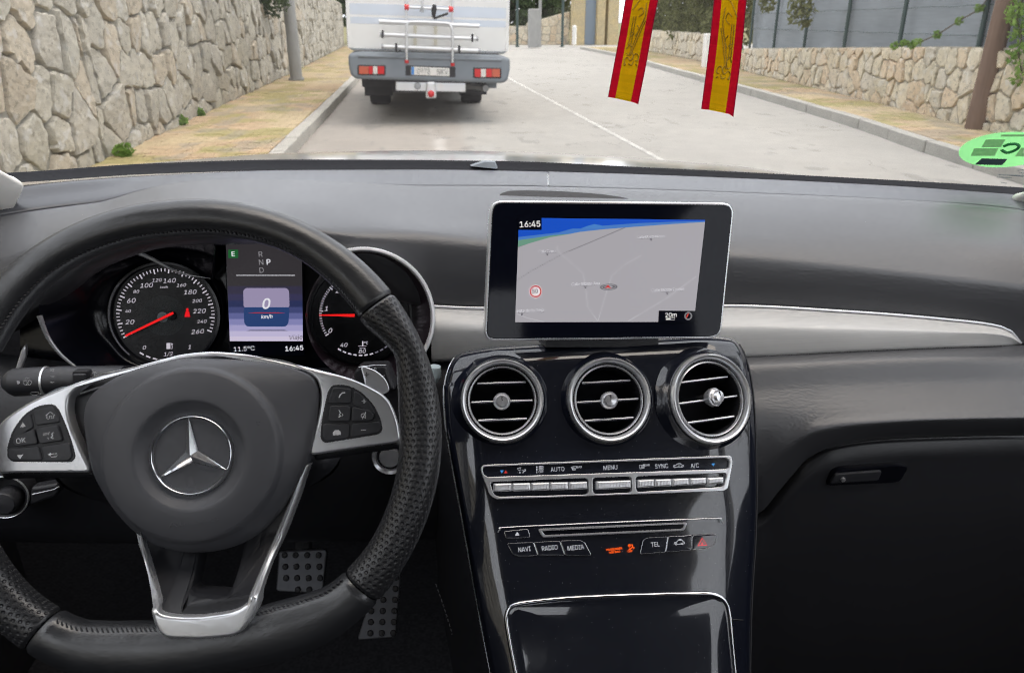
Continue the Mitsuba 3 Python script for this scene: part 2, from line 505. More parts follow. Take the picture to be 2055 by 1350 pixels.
def ribbon(l0, l1, z0, z1=None, ny=60):
    """A ground sheet between two (X, Y) lines."""
    ys = np.linspace(max(l0[0][1], l1[0][1]), min(l0[-1][1], l1[-1][1]), ny)
    z1 = z0 if z1 is None else z1
    return loft([[(poly_at(l0, y), y, z0) for y in ys], [(poly_at(l1, y), y, z1) for y in ys]], False)


KERB_L = [(-1.22, -12), (-1.32, 4), (-1.40, 13), (-1.52, 24), (-2.1, 45)]
KERB_R = [(4.0, -12), (4.9, 4), (5.26, 7.4), (5.75, 10.3), (6.25, 15), (6.9, 22), (7.9, 32), (8.3, 42)]
WALL_L = [(-2.62, -12), (-2.97, 7.6), (-3.29, 21), (-4.05, 45)]
WALL_R = [(4.9, -12), (6.62, 8.8), (6.90, 10.3), (8.55, 21)]
off = lambda L, d: [(x + d, y) for x, y in L]

key = thing('ground', 'bare earth around and beyond the street', kind='structure')
scene[key] = mikit.ply(box((0, 200, -0.55), (1600, 1600, 1.0)), 'soil')
key = thing('road', 'pale worn concrete road with cracks and patches', kind='structure')
scene[key] = mikit.ply(join([ribbon(off(KERB_L, -0.02), off(KERB_R, 0.02), 0.0), box((2, 46, -0.02), (60, 9.0, 0.04))]), 'road_concrete', False)
key = thing('road_marking', 'thin worn white line along the middle of the road', 'road marking')
scene[key] = mikit.ply(ribbon([(2.62, -8), (2.38, 7), (2.30, 12), (2.16, 20), (2.4, 36)], [(2.69, -8), (2.44, 7), (2.37, 12), (2.23, 20), (2.48, 36)], 0.004), 'road_paint', False)

# pavements: a bed, the pavers and the kerb stones
for side, kerb, wall in (('L', KERB_L, WALL_L), ('R', KERB_R, WALL_R + [(9.4, 28), (10.2, 38), (10.6, 42)])):
    s = -1 if side == 'L' else 1
    pv = thing('pavement', 'ochre block pavement under the tall stone wall' if side == 'L' else 'orange block pavement beside the low pale stone wall', kind='structure')
    add(pv, 'bed', ribbon(off(kerb, s * 0.10), off(wall, s * 0.05), 0.112), 'sidewalk_bed', False)
    pieces = []
    y = 6.0 if side == 'L' else 6.5
    row = 0
    while y < 15:
        x0, x1 = sorted((poly_at(kerb, y) + s * 0.155, poly_at(wall, y) - s * 0.02))
        x = x0 - (0.105 if row % 2 else 0)
        while x < x1:
            a, b = max(x, x0) + 0.004, min(x + 0.21, x1) - 0.004
            if b - a > 0.03:
                m = box(((a + b) / 2, y, 0.117 + RNG.normal(0, 0.0012)), (b - a, 0.097, 0.012))
                m.apply_transform(trimesh.transformations.rotation_matrix(RNG.normal(0, 0.012), RNG.normal(size=3), m.centroid))
                pieces.append(m)
            x += 0.21
        y += 0.105
        row += 1
    add(pv, 'paver', join(pieces), 'paver', False, kind='stuff')
    y, n = 3.0, 0
    far = []
    while y < 42:
        L = 0.98
        x0, x1 = poly_at(kerb, y), poly_at(kerb, y + L)
        c = np.array(((x0 + x1) / 2 + s * 0.075, y + L / 2, 0.02))
        m = box((0, 0, 0), (0.15, L - 0.012, 0.22), bev=0.018)
        m.apply_transform(trimesh.transformations.rotation_matrix(-math.atan2(x1 - x0, L), [0, 0, 1]))
        m.apply_translation(c + RNG.normal(0, 0.003, 3))
        if y < 26:
            add(pv, 'kerb_stone', m, 'kerb_concrete', 30)
        else:
            far.append(m)
        y += L
    add(pv, 'kerb_stone', join(far), 'kerb_concrete', 30, kind='stuff')


# stone walls ------------------------------------------------------
def stones(p0, p1, top0, top1, zb, cell, depth, seed, face):
    """Irregular stones of one straight stretch: list of (mesh, centre)."""
    rng = np.random.default_rng(seed)
    d = np.array([p1[0] - p0[0], p1[1] - p0[1], 0.0])
    L = np.linalg.norm(d)
    d /= L
    n = np.array([d[1], -d[0], 0.0]) * face
    fr = Fr((p0[0], p0[1], zb), n)
    fr.u = d
    fr.v = np.array([0, 0, 1.0])
    H = max(top0, top1) - zb
    pts = []
    v, row = -cell[1], 0
    while v < H + 2 * cell[1]:
        u = -2 * cell[0] + (row % 2) * cell[0] * 0.5
        while u < L + 2 * cell[0]:
            pts.append((u + rng.normal(0, 0.13) * cell[0], v + rng.normal(0, 0.15) * cell[1]))
            u += cell[0] * rng.uniform(0.55, 1.30)
        v += cell[1]
        row += 1
    vor = Voronoi(np.array(pts))
    clip = Polygon([(0, 0), (L, 0), (L, top1 - zb), (0, top0 - zb)])
    out = []
    for i in range(len(pts)):
        reg = vor.regions[vor.point_region[i]]
        if -1 in reg or not reg:
            continue
        g = Polygon(vor.vertices[reg]).intersection(clip)
        if g.is_empty or g.geom_type != 'Polygon' or g.area < 0.12 * cell[0] * cell[1]:
            continue
        q = g.buffer(-0.011 - cell[0] * 0.024).buffer(cell[0] * 0.012, quad_segs=2)
        if q.is_empty or q.geom_type != 'Polygon':
            continue
        o = np.array(q.exterior.coords)[:-1]
        if area2(o) < 0:
            o = o[::-1]
        o = resample(o, 24, True)
        o = o + rng.normal(0, 0.020 * cell[0], o.shape)
        c = o.mean(0)
        k = depth * rng.uniform(0.55, 1.25)
        tilt = rng.normal(0, 0.07, 2)
        rings = []
        for sc, h in ((1.0, -0.05), (1.0, 0.55 * k), (0.95, 0.92 * k), (0.70, k)):
            p = c + (o - c) * sc
            rings.append(fr.w(p, h + (p - c) @ tilt * (1 if h > 0 else 0) + rng.normal(0, 0.05 * k, len(p)) * (h > 0)))
        out.append((loft(rings, True, False, True), fr.w(c[None])[0]))
    back = slab(fr, np.array([(0, 0), (L, 0), (L, top1 - zb), (0, top0 - zb)]), -0.45, 0.0, bottom=True)
    return out, back


def wall(name, label, stretches, cell, depth, seed, face, mats, mortar, limit, sees):
    key = thing(name, label, 'wall')
    every, backs = [], []
    for k, (p0, p1, t0, t1, zb) in enumerate(stretches):
        o, b = stones(p0, p1, t0, t1, zb, cell, depth, seed + k, face)
        every += o
        backs.append(b)
    add(key, 'core', join(backs), mortar, False)
    every = [e for e in every if sees(e[1])] + [e for e in every if not sees(e[1])]
    shown = [e for e in every if sees(e[1])]
    shown.sort(key=lambda e: np.linalg.norm(e[1] - CAM))
    rng = np.random.default_rng(seed)
    for m, c in shown[:limit]:
        add(key, 'stone', m, mats[rng.integers(len(mats))], 40)
    rest = shown[limit:] + [e for e in every if not sees(e[1])]
    if rest:
        add(key, 'stone', join([m for m, _ in rest]), mats[0], 40, kind='stuff')
    return key


def in_frame(c):
    d = c - CAM
    z = d @ FWD
    return z > 0 and abs(d @ RGT / z) < 0.72 and -0.1 < d @ UPV / z < 0.47


WL = [((WALL_L[i][0], WALL_L[i][1]), (WALL_L[i + 1][0], WALL_L[i + 1][1])) for i in range(3)]
tops = [(3.0, 3.0), (3.0, 2.8), (2.42, 2.2)]
wall('tall_stone_wall', 'tall grey rubble stone wall along the ochre pavement on the driver side', [(a, b, t0, t1, 0.10) for (a, b), (t0, t1) in zip(WL, tops)],
     (0.47, 0.36), 0.065, 11, 1, ['stone_0', 'stone_1', 'stone_2', 'stone_3', 'stone_0'], 'mortar', 290, in_frame)
WR = [((WALL_R[i][0], WALL_R[i][1]), (WALL_R[i + 1][0], WALL_R[i + 1][1])) for i in range(3)]
wall('low_stone_wall', 'low pale stone retaining wall carrying the grey netted fence', [(a, b, t0, t1, 0.10) for (a, b), (t0, t1) in zip(WR, [(1.16, 1.03), (1.03, 1.0), (1.0, 0.66)])],
     (0.36, 0.27), 0.045, 31, -1, ['pale_stone_0', 'pale_stone_1', 'pale_stone_2', 'pale_stone_0'], 'pale_mortar', 250, in_frame)
wall('garden_wall', 'pale stone wall under the olive hedge further up the road', [((9.0, 23.5), (10.4, 39.0), 0.95, 1.0, 0.10)], (0.5, 0.38), 0.05, 41, -1, ['pale_stone_0', 'pale_stone_1'], 'pale_mortar', 120, in_frame)
wall('end_wall', 'stone wall closing the far end of the road', [((0.5, 50.4), (6.6, 50.4), 0.95, 1.1, 0.0), ((6.6, 50.4), (9.2, 50.4), 1.25, 1.9, 0.0)], (0.6, 0.42), 0.05, 51, 1, ['pale_stone_0', 'pale_stone_2', 'pale_stone_1'], 'pale_mortar', 120, in_frame)


# trees, hedges and creepers ---------------------------------------
def leaves(centres, radii, n, size, seed):
    """Leaf-sized quads spread through clumps (shells denser than cores)."""
    rng = np.random.default_rng(seed)
    c = np.asarray(centres, float)
    r = np.broadcast_to(np.asarray(radii, float), (len(c), 3)) if np.ndim(radii) != 1 else np.repeat(np.asarray(radii, float)[:, None], 3, 1)
    w = r.prod(1) ** 0.7
    k = rng.choice(len(c), n, p=w / w.sum())
    d = rng.normal(size=(n, 3))
    d /= np.linalg.norm(d, axis=1, keepdims=True)
    p = c[k] + d * r[k] * (rng.uniform(0.25, 1.05, (n, 1)) ** 0.5)
    a = rng.normal(size=(n, 3))
    a /= np.linalg.norm(a, axis=1, keepdims=True)
    b = np.cross(a, rng.normal(size=(n, 3)))
    b /= np.linalg.norm(b, axis=1, keepdims=True)
    s = size * rng.uniform(0.6, 1.3, (n, 1))
    v = np.stack([p - a * s, p + b * s * 0.45, p + a * s, p - b * s * 0.45], 1).reshape(-1, 3)
    q = np.arange(n)[:, None] * 4 + np.array([[0, 1, 2, 3]])
    return mesh(v, np.vstack([q[:, [0, 1, 2]], q[:, [0, 2, 3]]]))


def tree(name, label, base, h, spread, leaf, seed, n=5000, size=0.09, clumps=22, group=None, crown0=0.35):
    rng = np.random.default_rng(seed)
    key = thing(name, label, 'tree', group)
    base = np.array(base, float)
    cs, rs, limbs = [], [], []
    top = base + (rng.normal(0, 0.05 * h), rng.normal(0, 0.05 * h), h * 0.85)
    stem = spl([base, base + (rng.normal(0, .1), rng.normal(0, .1), h * 0.4), top], 6)
    limbs.append(tube(stem, np.linspace(0.035 * h, 0.006 * h, len(stem)), 8))
    for i in range(clumps):
        f = rng.uniform(crown0, 1.0)
        a = rng.uniform(0, 2 * math.pi)
        rad = spread * math.sin(math.pi * min(0.95, (f - crown0 * 0.7) / (1.05 - crown0 * 0.7))) * rng.uniform(0.35, 1.0)
        c = base + (math.cos(a) * rad, math.sin(a) * rad, h * f)
        s0 = stem[int(np.clip(f * 0.75, 0.2, 0.95) * (len(stem) - 1))]
        limbs.append(tube(spl([s0, (s0 + c) / 2 + (0, 0, 0.1), c], 4), np.linspace(0.010 * h, 0.003 * h, 9), 5))
        cs.append(c)
        rs.append(spread * rng.uniform(0.20, 0.40))
    add(key, 'trunk', join(limbs), 'bark', 60)
    add(key, 'crown', leaves(cs, np.array(rs), n, size, seed), leaf, False)
    return key


for i, (x, y, h, sp, lf, lab) in enumerate([(12.5, 1.5, 8.5, 2.4, 'leaf_dark', 'dark leafy tree standing behind the netted fence beside the car'), (13.0, -5.5, 9.5, 3.0, 'leaf_olive', 'olive green tree in the garden behind the car'),
                                            (14.5, 9.5, 7.0, 2.6, 'leaf_dark', 'dark tree behind the fence past the brown wooden pole')]):
    tree('garden_tree', lab, (x, y, 0), h, sp, lf, 60 + i, 3600, 0.12)
for i, (x, y, h, sp, lf, lab) in enumerate([(4.6, 56, 7, 3.4, 'leaf_dark', 'dark green tree behind the end wall, nearest the camper'), (7.0, 55, 6.2, 2.4, 'leaf_dark', 'bushy green tree behind the end wall between the two far posts'),
                                            (9.4, 60, 8, 3.6, 'leaf_olive', 'paler green tree behind the far gate'), (1.5, 58, 8, 3.6, 'leaf_dark', 'dark tree hidden mostly by the camper at the road end'),
                                            (-3.6, 54, 7.0, 2.8, 'leaf_dark', 'green tree past the far end of the tall stone wall')]):
    tree('far_tree', lab, (x, y, 0), h, sp, lf, 80 + i, 5200, 0.20, 24, crown0=0.10)

rng = np.random.default_rng(3)
hc = [(9.8 + 0.09 * (y - 24) + rng.normal(0, 0.25), y + rng.normal(0, .3), z) for y in np.arange(23.8, 38, 0.9) for z in (1.2, 1.9, 2.6, 3.3)]
key = thing('hedge', 'tall olive green hedge growing above the pale garden wall', 'hedge')
add(key, 'foliage', leaves(hc, np.array([0.75] * len(hc)), 15000, 0.12, 5), 'leaf_olive', False)

# fence above the low wall ------------------------------------------
F0, F1 = np.array([6.12, 4.5]), np.array([8.72, 21.0])


def on_fence(t, z, d=0.0):
    p = F0 + (F1 - F0) * t
    nrm = np.array([-(F1 - F0)[1], (F1 - F0)[0]]) / np.linalg.norm(F1 - F0)
    return np.array([*(p + nrm * d), z])


key = thing('netted_fence', 'blue grey netted fence with dark green posts on the low stone wall', 'fence')
rows = []
for z in np.linspace(0.62, 3.1, 14):
    rows.append([on_fence(t, z, 0.02 * math.sin(t * 61 + z * 2) + 0.03 * math.sin(t * 23 + z)) for t in np.linspace(0, 1, 120)])
add(key, 'net', loft(rows, False), 'net_grey', True)
for z in (1.15, 1.5, 1.85, 2.2, 2.55, 2.9):
    add(key, 'wire', tube([on_fence(t, z - 0.012 * math.sin(t * 40) ** 2, 0.065) for t in np.linspace(0, 1, 60)], 0.004, 5), 'fence_green', 60)
for t in np.linspace(0.02, 0.985, 8):
    p = on_fence(t, 0.6, 0.09)
    add(key, 'post', tube([p, p + (0, 0, 2.6)], 0.032, 10), 'fence_green', 50)


def ivy(label, pts, r, n, size, seed, leaf='leaf_fresh', name='ivy'):
    key = thing(name, label, 'plant')
    add(key, 'foliage', leaves(pts, np.array([r] * len(pts)), n, size, seed), leaf, False)
    add(key, 'stem', tube(spl(pts, 5), 0.008, 5), 'bark', 60)


fp = lambda x, y, Y: atY(x, y, Y)
ivy('ivy trailing diagonally up the fence beside the brown pole', [fp(1842, 86, 10.2), fp(1880, 70, 10.0), fp(1925, 42, 9.7), fp(1965, 18, 9.4), fp(1990, -15, 9.3)], 0.055, 300, 0.025, 1)
ivy('ivy clump at the foot of the second fence post', [fp(1795, 92, 10.55), fp(1815, 86, 10.5), fp(1830, 90, 10.4)], 0.05, 200, 0.03, 2)
ivy('ivy spilling over the low wall beyond the brown pole', [fp(2052, 150, 8.2), fp(2045, 110, 8.3), fp(2050, 70, 8.3), fp(2040, 30, 8.4), fp(2055, -5, 8.4)], 0.13, 420, 0.04, 3)
ivy('green branch hanging over the fence in front of the grey net', [fp(1590, -60, 14.4), fp(1606, -20, 14.4), fp(1606, 10, 14.3), fp(1610, 30, 14.2)], 0.24, 420, 0.06, 4, 'leaf_olive', 'hanging_branch')
ivy('smaller leafy branch hanging over the fence near the ribbons', [fp(1520, -50, 15.6), fp(1536, -15, 15.6), fp(1540, 8, 15.5)], 0.16, 220, 0.06, 6, 'leaf_olive', 'hanging_branch')
ivy('dark green creeper at the top of the tall wall by the lamp post', [fp(500, -60, 17.6), fp(525, -20, 17.7), fp(545, 0, 17.8)], 0.35, 900, 0.07, 7, 'leaf_dark', 'creeper')
for k, (x, y, sz, lab) in enumerate([(342, 250, 0.08, 'small bright weed at the wall foot, the middle one of three'), (380, 232, 0.07, 'small green weed at the wall foot nearest the lamp post'), (222, 312, 0.095, 'yellow green weed tuft at the wall foot nearest the car')]):
    b = atZ(x, y, 0.12) + (0.16, -0.1, 0)
    m = leaves([b + (0, 0, sz * 0.5)], np.array([sz]), 110, 0.035, 90 + k)
    key = thing('weed', lab, 'weed')
    add(key, 'foliage', m, 'leaf_fresh', False)

# poles ---------------------------------------------------------------
b = atZ(595, 161, 0.12)
key = thing('lamp_post', 'grey metal lamp post standing on the ochre pavement by the tall wall', 'lamp post')
add(key, 'pole', tube([b, b + (0, 0, 2.2), b + (0, 0, 6.5)], [0.135, 0.118, 0.07], 18), 'galvanised', 50)
add(key, 'base_collar', tube([b, b + (0, 0, 0.05)], 0.17, 18), 'galvanised', 30)
head = b + (0, 0, 6.5)
add(key, 'arm', tube(spl([head, head + (0.4, 0, 0.35), head + (1.4, 0, 0.45)], 6), 0.035, 8), 'galvanised', 50)
add(key, 'lantern', box(head + (1.7, 0, 0.43), (0.7, 0.28, 0.12), bev=0.04), 'galvanised', 40)
b = atZ(1957, 259, 0.12)
key = thing('utility_pole', 'reddish brown wooden pole on the orange pavement in front of the low wall', 'pole')
add(key, 'shaft', tube([b + (0, 0, -0.02), b + (0.03, 0, 1.2), b + (0.08, 0, 2.5), b + (0.18, 0, 6)], [0.118, 0.108, 0.104, 0.09], 20), 'brown_wood', 50)
for x, r, m_, lab, nm in ((1038, 0.075, 'fence_green', 'dark green slim post at the road end nearest the camper', 'far_post'), (1083, 0.085, 'galvanised', 'pale grey post in the middle of the road end', 'far_post'), (1128, 0.075, 'fence_green', 'dark slim post at the road end just before the gate', 'far_post')):
    b = atZ(x, 95, 0.0)
    key = thing(nm, lab, 'post')
    add(key, 'pole', tube([b, b + (0, 0, 5)], r, 10), m_, 50)
    add(key, 'base_collar', tube([b, b + (0, 0, 0.08)], r * 1.5, 10), m_, 30)
key = thing('gatehouse', 'yellow stone gateway with a tall blue grey gate at the road end', 'gateway')
for x0, x1, z1 in ((1149, 1173, 3.6), (1197, 1213, 3.6), (1219, 1240, 3.2)):
    a, c = atY(x0, 92, 49.4), atY(x1, 92, 49.4)
    add(key, 'pillar', box(((a[0] + c[0]) / 2, 49.9, z1 / 2), (c[0] - a[0], 0.9, z1), bev=0.03), 'pillar_stone', 30)
a, c = atY(1173, 92, 49.9), atY(1197, 92, 49.9)
add(key, 'gate_leaf', box(((a[0] + c[0]) / 2, 50.0, 1.7), (c[0] - a[0], 0.06, 3.4), bev=0.01), 'gate_blue', 30)
for k in range(5):
    add(key, 'gate_slat', box((a[0] + (k + 0.5) * (c[0] - a[0]) / 5, 49.955, 1.7), ((c[0] - a[0]) / 5 - 0.03, 0.03, 3.3)), 'gate_blue', False)
a, c = atY(1214, 92, 50.5), atY(1219, 92, 50.5)
add(key, 'side_door', box(((a[0] + c[0]) / 2, 50.2, 1.5), (c[0] - a[0], 0.05, 3.0)), 'gate_blue', False)
p = atZ(1152, 90, 0.12)
solo('white_bollard', join([tube([p, p + (0, 0, 0.95), p + (0, 0, 1.02)], [0.13, 0.13, 0.07], 14)]), 'white_render', 'short white marker post at the foot of the yellow gateway', 'bollard')
p = atZ(1072, 96, 0.05)
solo('concrete_pier', box(p + (0, 0.3, 0.95), (0.55, 0.5, 1.9), bev=0.04), 'galvanised', 'grey concrete pier standing by the pale far post', 'pier', 30)
p = atY(1421, 104, 22.6)
solo('meter_box', box((p[0], 22.6, 0.55), (0.24, 0.3, 0.9), bev=0.02), 'white_render', 'white service cabinet between the two pale walls', 'cabinet', 30)

# camper ------------------------------------------------------------
mat('camper_white', proc(lambda p, n, uv: mix((0.68, 0.678, 0.655), (0.74, 0.735, 0.71), fbm(p.x * 3, p.y * 3, p.z * 2, 3))), 0.35, spec=0.5)
mat('camper_band', (0.56, 0.61, 0.68), 0.4)
mat('camper_grey', proc(lambda p, n, uv: mix((0.155, 0.18, 0.205), (0.20, 0.225, 0.25), fbm(p.x * 6, p.y * 6, p.z * 6, 3))), 0.5)
mat('alu', (0.68, 0.69, 0.70), 0.4, 0.6)
mat('dull_steel', (0.33, 0.34, 0.35), 0.45, 0.5)
mat('lens_red', (0.55, 0.012, 0.015), 0.12, spec=0.6)
mat('lens_orange', (0.50, 0.10, 0.05), 0.12, spec=0.6)
mat('lens_clear', (0.66, 0.62, 0.58), 0.12, spec=0.6)
mat('cream', (0.58, 0.55, 0.44), 0.5)
YV = 11.0
fv = Fr(atY(862, 110, YV), (0.035, -1, 0), roll=-0.026)
cv = thing('camper_van', 'white camper van with a grey bumper parked ahead by the kerb', 'camper van')
H = lambda *pts, h=0.0: fv.hits(pts, h)
body = rpoly([(-1.075, 0.02), (1.075, 0.02), (1.05, 2.05), (-1.05, 2.05)], 0.12)
add(cv, 'body', slab(fv, body, -5.6, 0.0, 0.05, 4, bottom=True), 'camper_white', 40)
wz = rpoly([(-0.62, 1.05), (0.62, 1.05), (0.60, 1.65), (-0.60, 1.65)], 0.08)
add(cv, 'rear_window', slab(fv, wz, 0.001, 0.02, 0.008, 2), 'lens_black', 40)
for (y0, y1) in ((0.36, 0.44), (0.47, 0.60)):
    add(cv, 'band', slab(fv, np.array([(-1.064, y0), (1.064, y0), (1.062, y1), (-1.062, y1)]), 0.0005, 0.003), 'camper_band', False)
bo = fv.hits([(699, 108), (722, 104), (1003, 111), (1024, 117), (1024, 140), (1019, 163), (1008, 168), (715, 159), (704, 152), (699, 130)], 0.12)
bump = slab(fv, rpoly(bo, 0.05), -0.6, 0.14, 0.05, 4, bottom=True)
bk = add(cv, 'bumper', bump, 'camper_grey', 40)
add(bk, 'lip', tube(fv.w(fv.hits([(718, 113), (1006, 121)], 0.14), 0.14), 0.022, 10), 'camper_grey', 50)
for k, (x0, x1, y0, y1, cells) in enumerate([(717.5, 774, 130.5, 151, (('lens_orange', 0, .38), ('lens_red', .38, .55), ('lens_clear', .55, .73), ('lens_red', .73, 1))), (949.5, 1006, 136, 157, (('lens_red', 0, .25), ('lens_clear', .25, .45), ('lens_red', .45, .68), ('lens_orange', .68, 1)))]):
    tl = add(cv, 'tail_light', slab(fv, rpoly(H((x0, y1), (x1, y1 + 1), (x1, y0 + 1), (x0, y0), h=0.14), 0.02), 0.12, 0.15, 0.006, 2), 'matt_black', 30)
    for m_, a, b in cells:
        w_ = x1 - x0 - 5
        q = H((x0 + 2.5 + a * w_ + .3, y1 - 2.2), (x0 + 2.5 + b * w_ - .3, y1 - 1.8), (x0 + 2.5 + b * w_ - .3, y0 + 3), (x0 + 2.5 + a * w_ + .3, y0 + 2.6), h=0.15)
        add(tl, {'lens_red': 'red_lens', 'lens_orange': 'amber_lens', 'lens_clear': 'clear_lens'}[m_], slab(fv, q, 0.149, 0.162, 0.004, 2), m_, 40)
rec = slab(fv, rpoly(H((814, 152), (914, 155.5), (914, 135), (814, 131.5), h=0.14), 0.01), 0.13, 0.144, 0.003, 2)
add(cv, 'plate_holder', rec, 'matt_black', 30)
pl = add(cv, 'number_plate', slab(fv, rpoly(H((825, 150.5), (902, 153.5), (902, 137), (825, 134), h=0.147), 0.012), 0.142, 0.149, 0.002, 2), 'white_render', 30)
add(pl, 'blue_strip', slab(fv, H((825.8, 150), (831, 150.3), (831, 135), (825.8, 134.8), h=0.150), 0.1485, 0.1505), 'print_blue', False)
add(pl, 'lettering', join([text(fv, '0978', (850, 143.4), 11.5, 0.150, wide=0.72), text(fv, 'NKV', (888, 145), 11.5, 0.150, wide=0.72)]), 'matt_black', False)
tb = add(cv, 'tow_bar', slab(fv, rpoly(H((794, 183), (935, 186), (935, 167), (794, 164), h=0.1), 0.015), -0.02, 0.09, 0.015, 3, bottom=True), 'alu', 40)
add(tb, 'hitch', slab(fv, rpoly(H((854, 198), (876, 198), (874, 164), (856, 164), h=0.12), 0.03), 0.05, 0.16, 0.025, 3, bottom=True), 'alu', 40)
c = fv.w(fv.hit(865, 189, 0.2), 0.18)[0]
add(tb, 'ball', trimesh.creation.icosphere(3, 0.045).apply_translation(c), 'lens_red', True)
add(tb, 'socket', rev(fv, fv.hit(838, 173, 0.09), [(0.0, 0.115), (0.035, 0.113), (0.045, 0.09), (0.045, 0.07)], 20), 'dull_steel', 40)
add(tb, 'label_plate', slab(fv, H((879, 178), (889, 178), (889, 168), (879, 168), h=0.093), 0.09, 0.094), 'white_render', False)
for k, x in enumerate((757, 952)):
    c = atY(x, 190, 14.0) + (0.06 if x < 800 else -0.06, 0, 0)
    wh = add(cv, 'wheel', None or rev(Fr((c[0], 14.0, 0.335), (1, 0, 0)), (0, 0), [(0.19, -0.15), (0.31, -0.17), (0.335, -0.13), (0.335, 0.13), (0.31, 0.17), (0.19, 0.15)], 40), 'rubber', 40)
    sgn = -1 if k == 0 else 1
    add(wh, 'rim', rev(Fr((c[0], 14.0, 0.335), (sgn, 0, 0)), (0, 0), [(0.0, 0.10), (0.12, 0.11), (0.19, 0.15), (0.19, -0.15)], 40), 'dull_steel', 40)
    g = atY(x, 178, 12.2)
    add(cv, 'mud_flap', box((c[0], 13.45, 0.38), (0.46, 0.02, 0.40), bev=0.006), 'rubber', 30)
ax = atY(855, 190, 13.0)
add(cv, 'axle', tube([(-0.70, 14.0, 0.36), (0.86, 14.0, 0.36)], 0.07, 12), 'matt_black', 40)
add(cv, 'underbody', box((0.1, 14.2, 0.56), (1.9, 4.6, 0.26)), 'matt_black', False)
add(cv, 'tank', box((0.02, 13.2, 0.42), (0.95, 1.0, 0.26), bev=0.05), 'rubber', 30)
add(cv, 'front_axle_guard', box((0.1, 16.2, 0.30), (1.8, 0.3, 0.46), bev=0.05), 'rubber', 30)
e = atY(975, 178, 11.3)
add(cv, 'exhaust', tube(spl([e + (-0.25, 0.5, 0), e + (-0.05, 0.2, 0), e], 5), 0.045, 12), 'dull_steel', 40)
add(cv, 'side_skirt', box((0.98, 11.6, 0.54), (0.16, 0.5, 0.2), bev=0.04), 'camper_grey', 30)
for x in (-1.04, 1.04):
    add(cv, 'corner_trim', slab(fv, np.array([(x - 0.022, 0.06), (x + 0.022, 0.06), (x + 0.022, 1.95), (x - 0.022, 1.95)]), 0.0005, 0.010, 0.004, 2), 'lens_clear' if False else 'camper_white', 40)
add(cv, 'sill_seam', slab(fv, np.array([(-1.02, 0.045), (1.02, 0.045), (1.02, 0.055), (-1.02, 0.055)]), 0.0005, 0.006), 'camper_grey', False)
# bike rack
HR = 0.16
W = lambda *pts, h=HR: fv.w(fv.hits(pts, h), h)
br = thing('bike_rack', 'folded silver bike rack with three rails on the back of the camper', 'bike rack')
for k, (a, b) in enumerate([((765, 44), (957, 52.5)), ((767.5, 70), (955, 78)), ((770, 94), (959.5, 102))]):
    p = W(a, b, h=HR + 0.06)
    rl = add(br, 'rail', tube(p, 0.026, 12), 'alu', 50)
    d = (p[1] - p[0]) / np.linalg.norm(p[1] - p[0])
    for q, s in ((p[0], -1), (p[1], 1)):
        add(rl, 'end_cap', tube([q, q + s * d * 0.03], 0.029, 12), 'dull_steel' if k else 'alu', 40)
for x in (815.5, 907.5):
    top = (x - 1 if x < 850 else x + 0, -70)
    add(br, 'upright', tube(W(top, (x, 40), (x + 0.8, 121 if x < 850 else 126)), 0.016, 10), 'alu', 50)
    f = W((x + 0.8, 121 if x < 850 else 127), (x + 0.9, 127 if x < 850 else 133))
    add(br, 'foot_clamp', tube(f, 0.026, 10), 'lens_red', 40)
add(br, 'hoop', tube(spl(W((816, 105), (816, 60), (818, 49), (828, 44.5), (893, 47), (903, 52), (908, 66), (908.5, 112), h=HR + 0.11), 6), 0.017, 10), 'alu', 60)
add(br, 'top_bar', tube(W((818, 15), (904, 19.5)), 0.017, 10), 'alu', 50)
add(br, 'centre_tube', tube(W((847, -60), (847, 14)), 0.017, 10), 'alu', 50)
for x, y in ((816, 15), (905, 19.3)):
    add(br, 'corner_clamp', tube(W((x - 4.5, y - 0.3), (x + 4.5, y + 0.3)), 0.036, 10), 'lens_red', 30)
add(br, 'hook', tube(W((847, 14), (846.5, 25)), [0.02, 0.028], 8), 'dull_steel', 40)
add(br, 'strap', join([tube(W((872, 10), (871, 20), (870, 36), h=HR + 0.05), [0.022, 0.034, 0.02], 8), tube(W((870, 38), (899, 27.5), h=HR + 0.05), 0.014, 8)]), 'matt_black', 50)
for (x, y) in ((768, 69), (948, 76.5), (795, 95), (921.5, 99.5)):
    add(br, 'wheel_strap', tube(W((x, y - 8), (x, y + 8), h=HR + 0.095), 0.014, 6), 'matt_black', 40)
add(br, 'strap_tail', tube(spl(W((795, 100), (798, 105), (805, 100), h=HR + 0.10), 5), 0.008, 6), 'matt_black', 40)
for x in (833, 874):
    add(br, 'support_strip', slab(fv, fv.hits([(x - 3, 92), (x + 3, 92), (x + 3, 52), (x - 3, 52)], 0.02), 0.004, 0.03), 'cream', False)

# ================================================================== THE CAR AROUND THE CAMERA
scene['glass'] = {'type': 'thindielectric', 'int_ior': 1.5}
mat('car_paint', (0.80, 0.79, 0.77), 0.13, 0.9, spec=0.5, clearcoat=1.0, clearcoat_gloss=0.97)
mat('headliner', (0.15, 0.148, 0.145), 0.95, spec=0.1)
mat('void_black', (0.013, 0.0135, 0.017), 0.8, spec=0.2)
mat('ring_silver', (0.74, 0.75, 0.77), 0.3, 0.4)
mat('lid_grey', (0.05, 0.05, 0.053), 0.75, spec=0.3)
mat('seat_leather', (0.020, 0.020, 0.022), 0.45, bump=proc(grain(300), 5e-4), scale=0.0006)

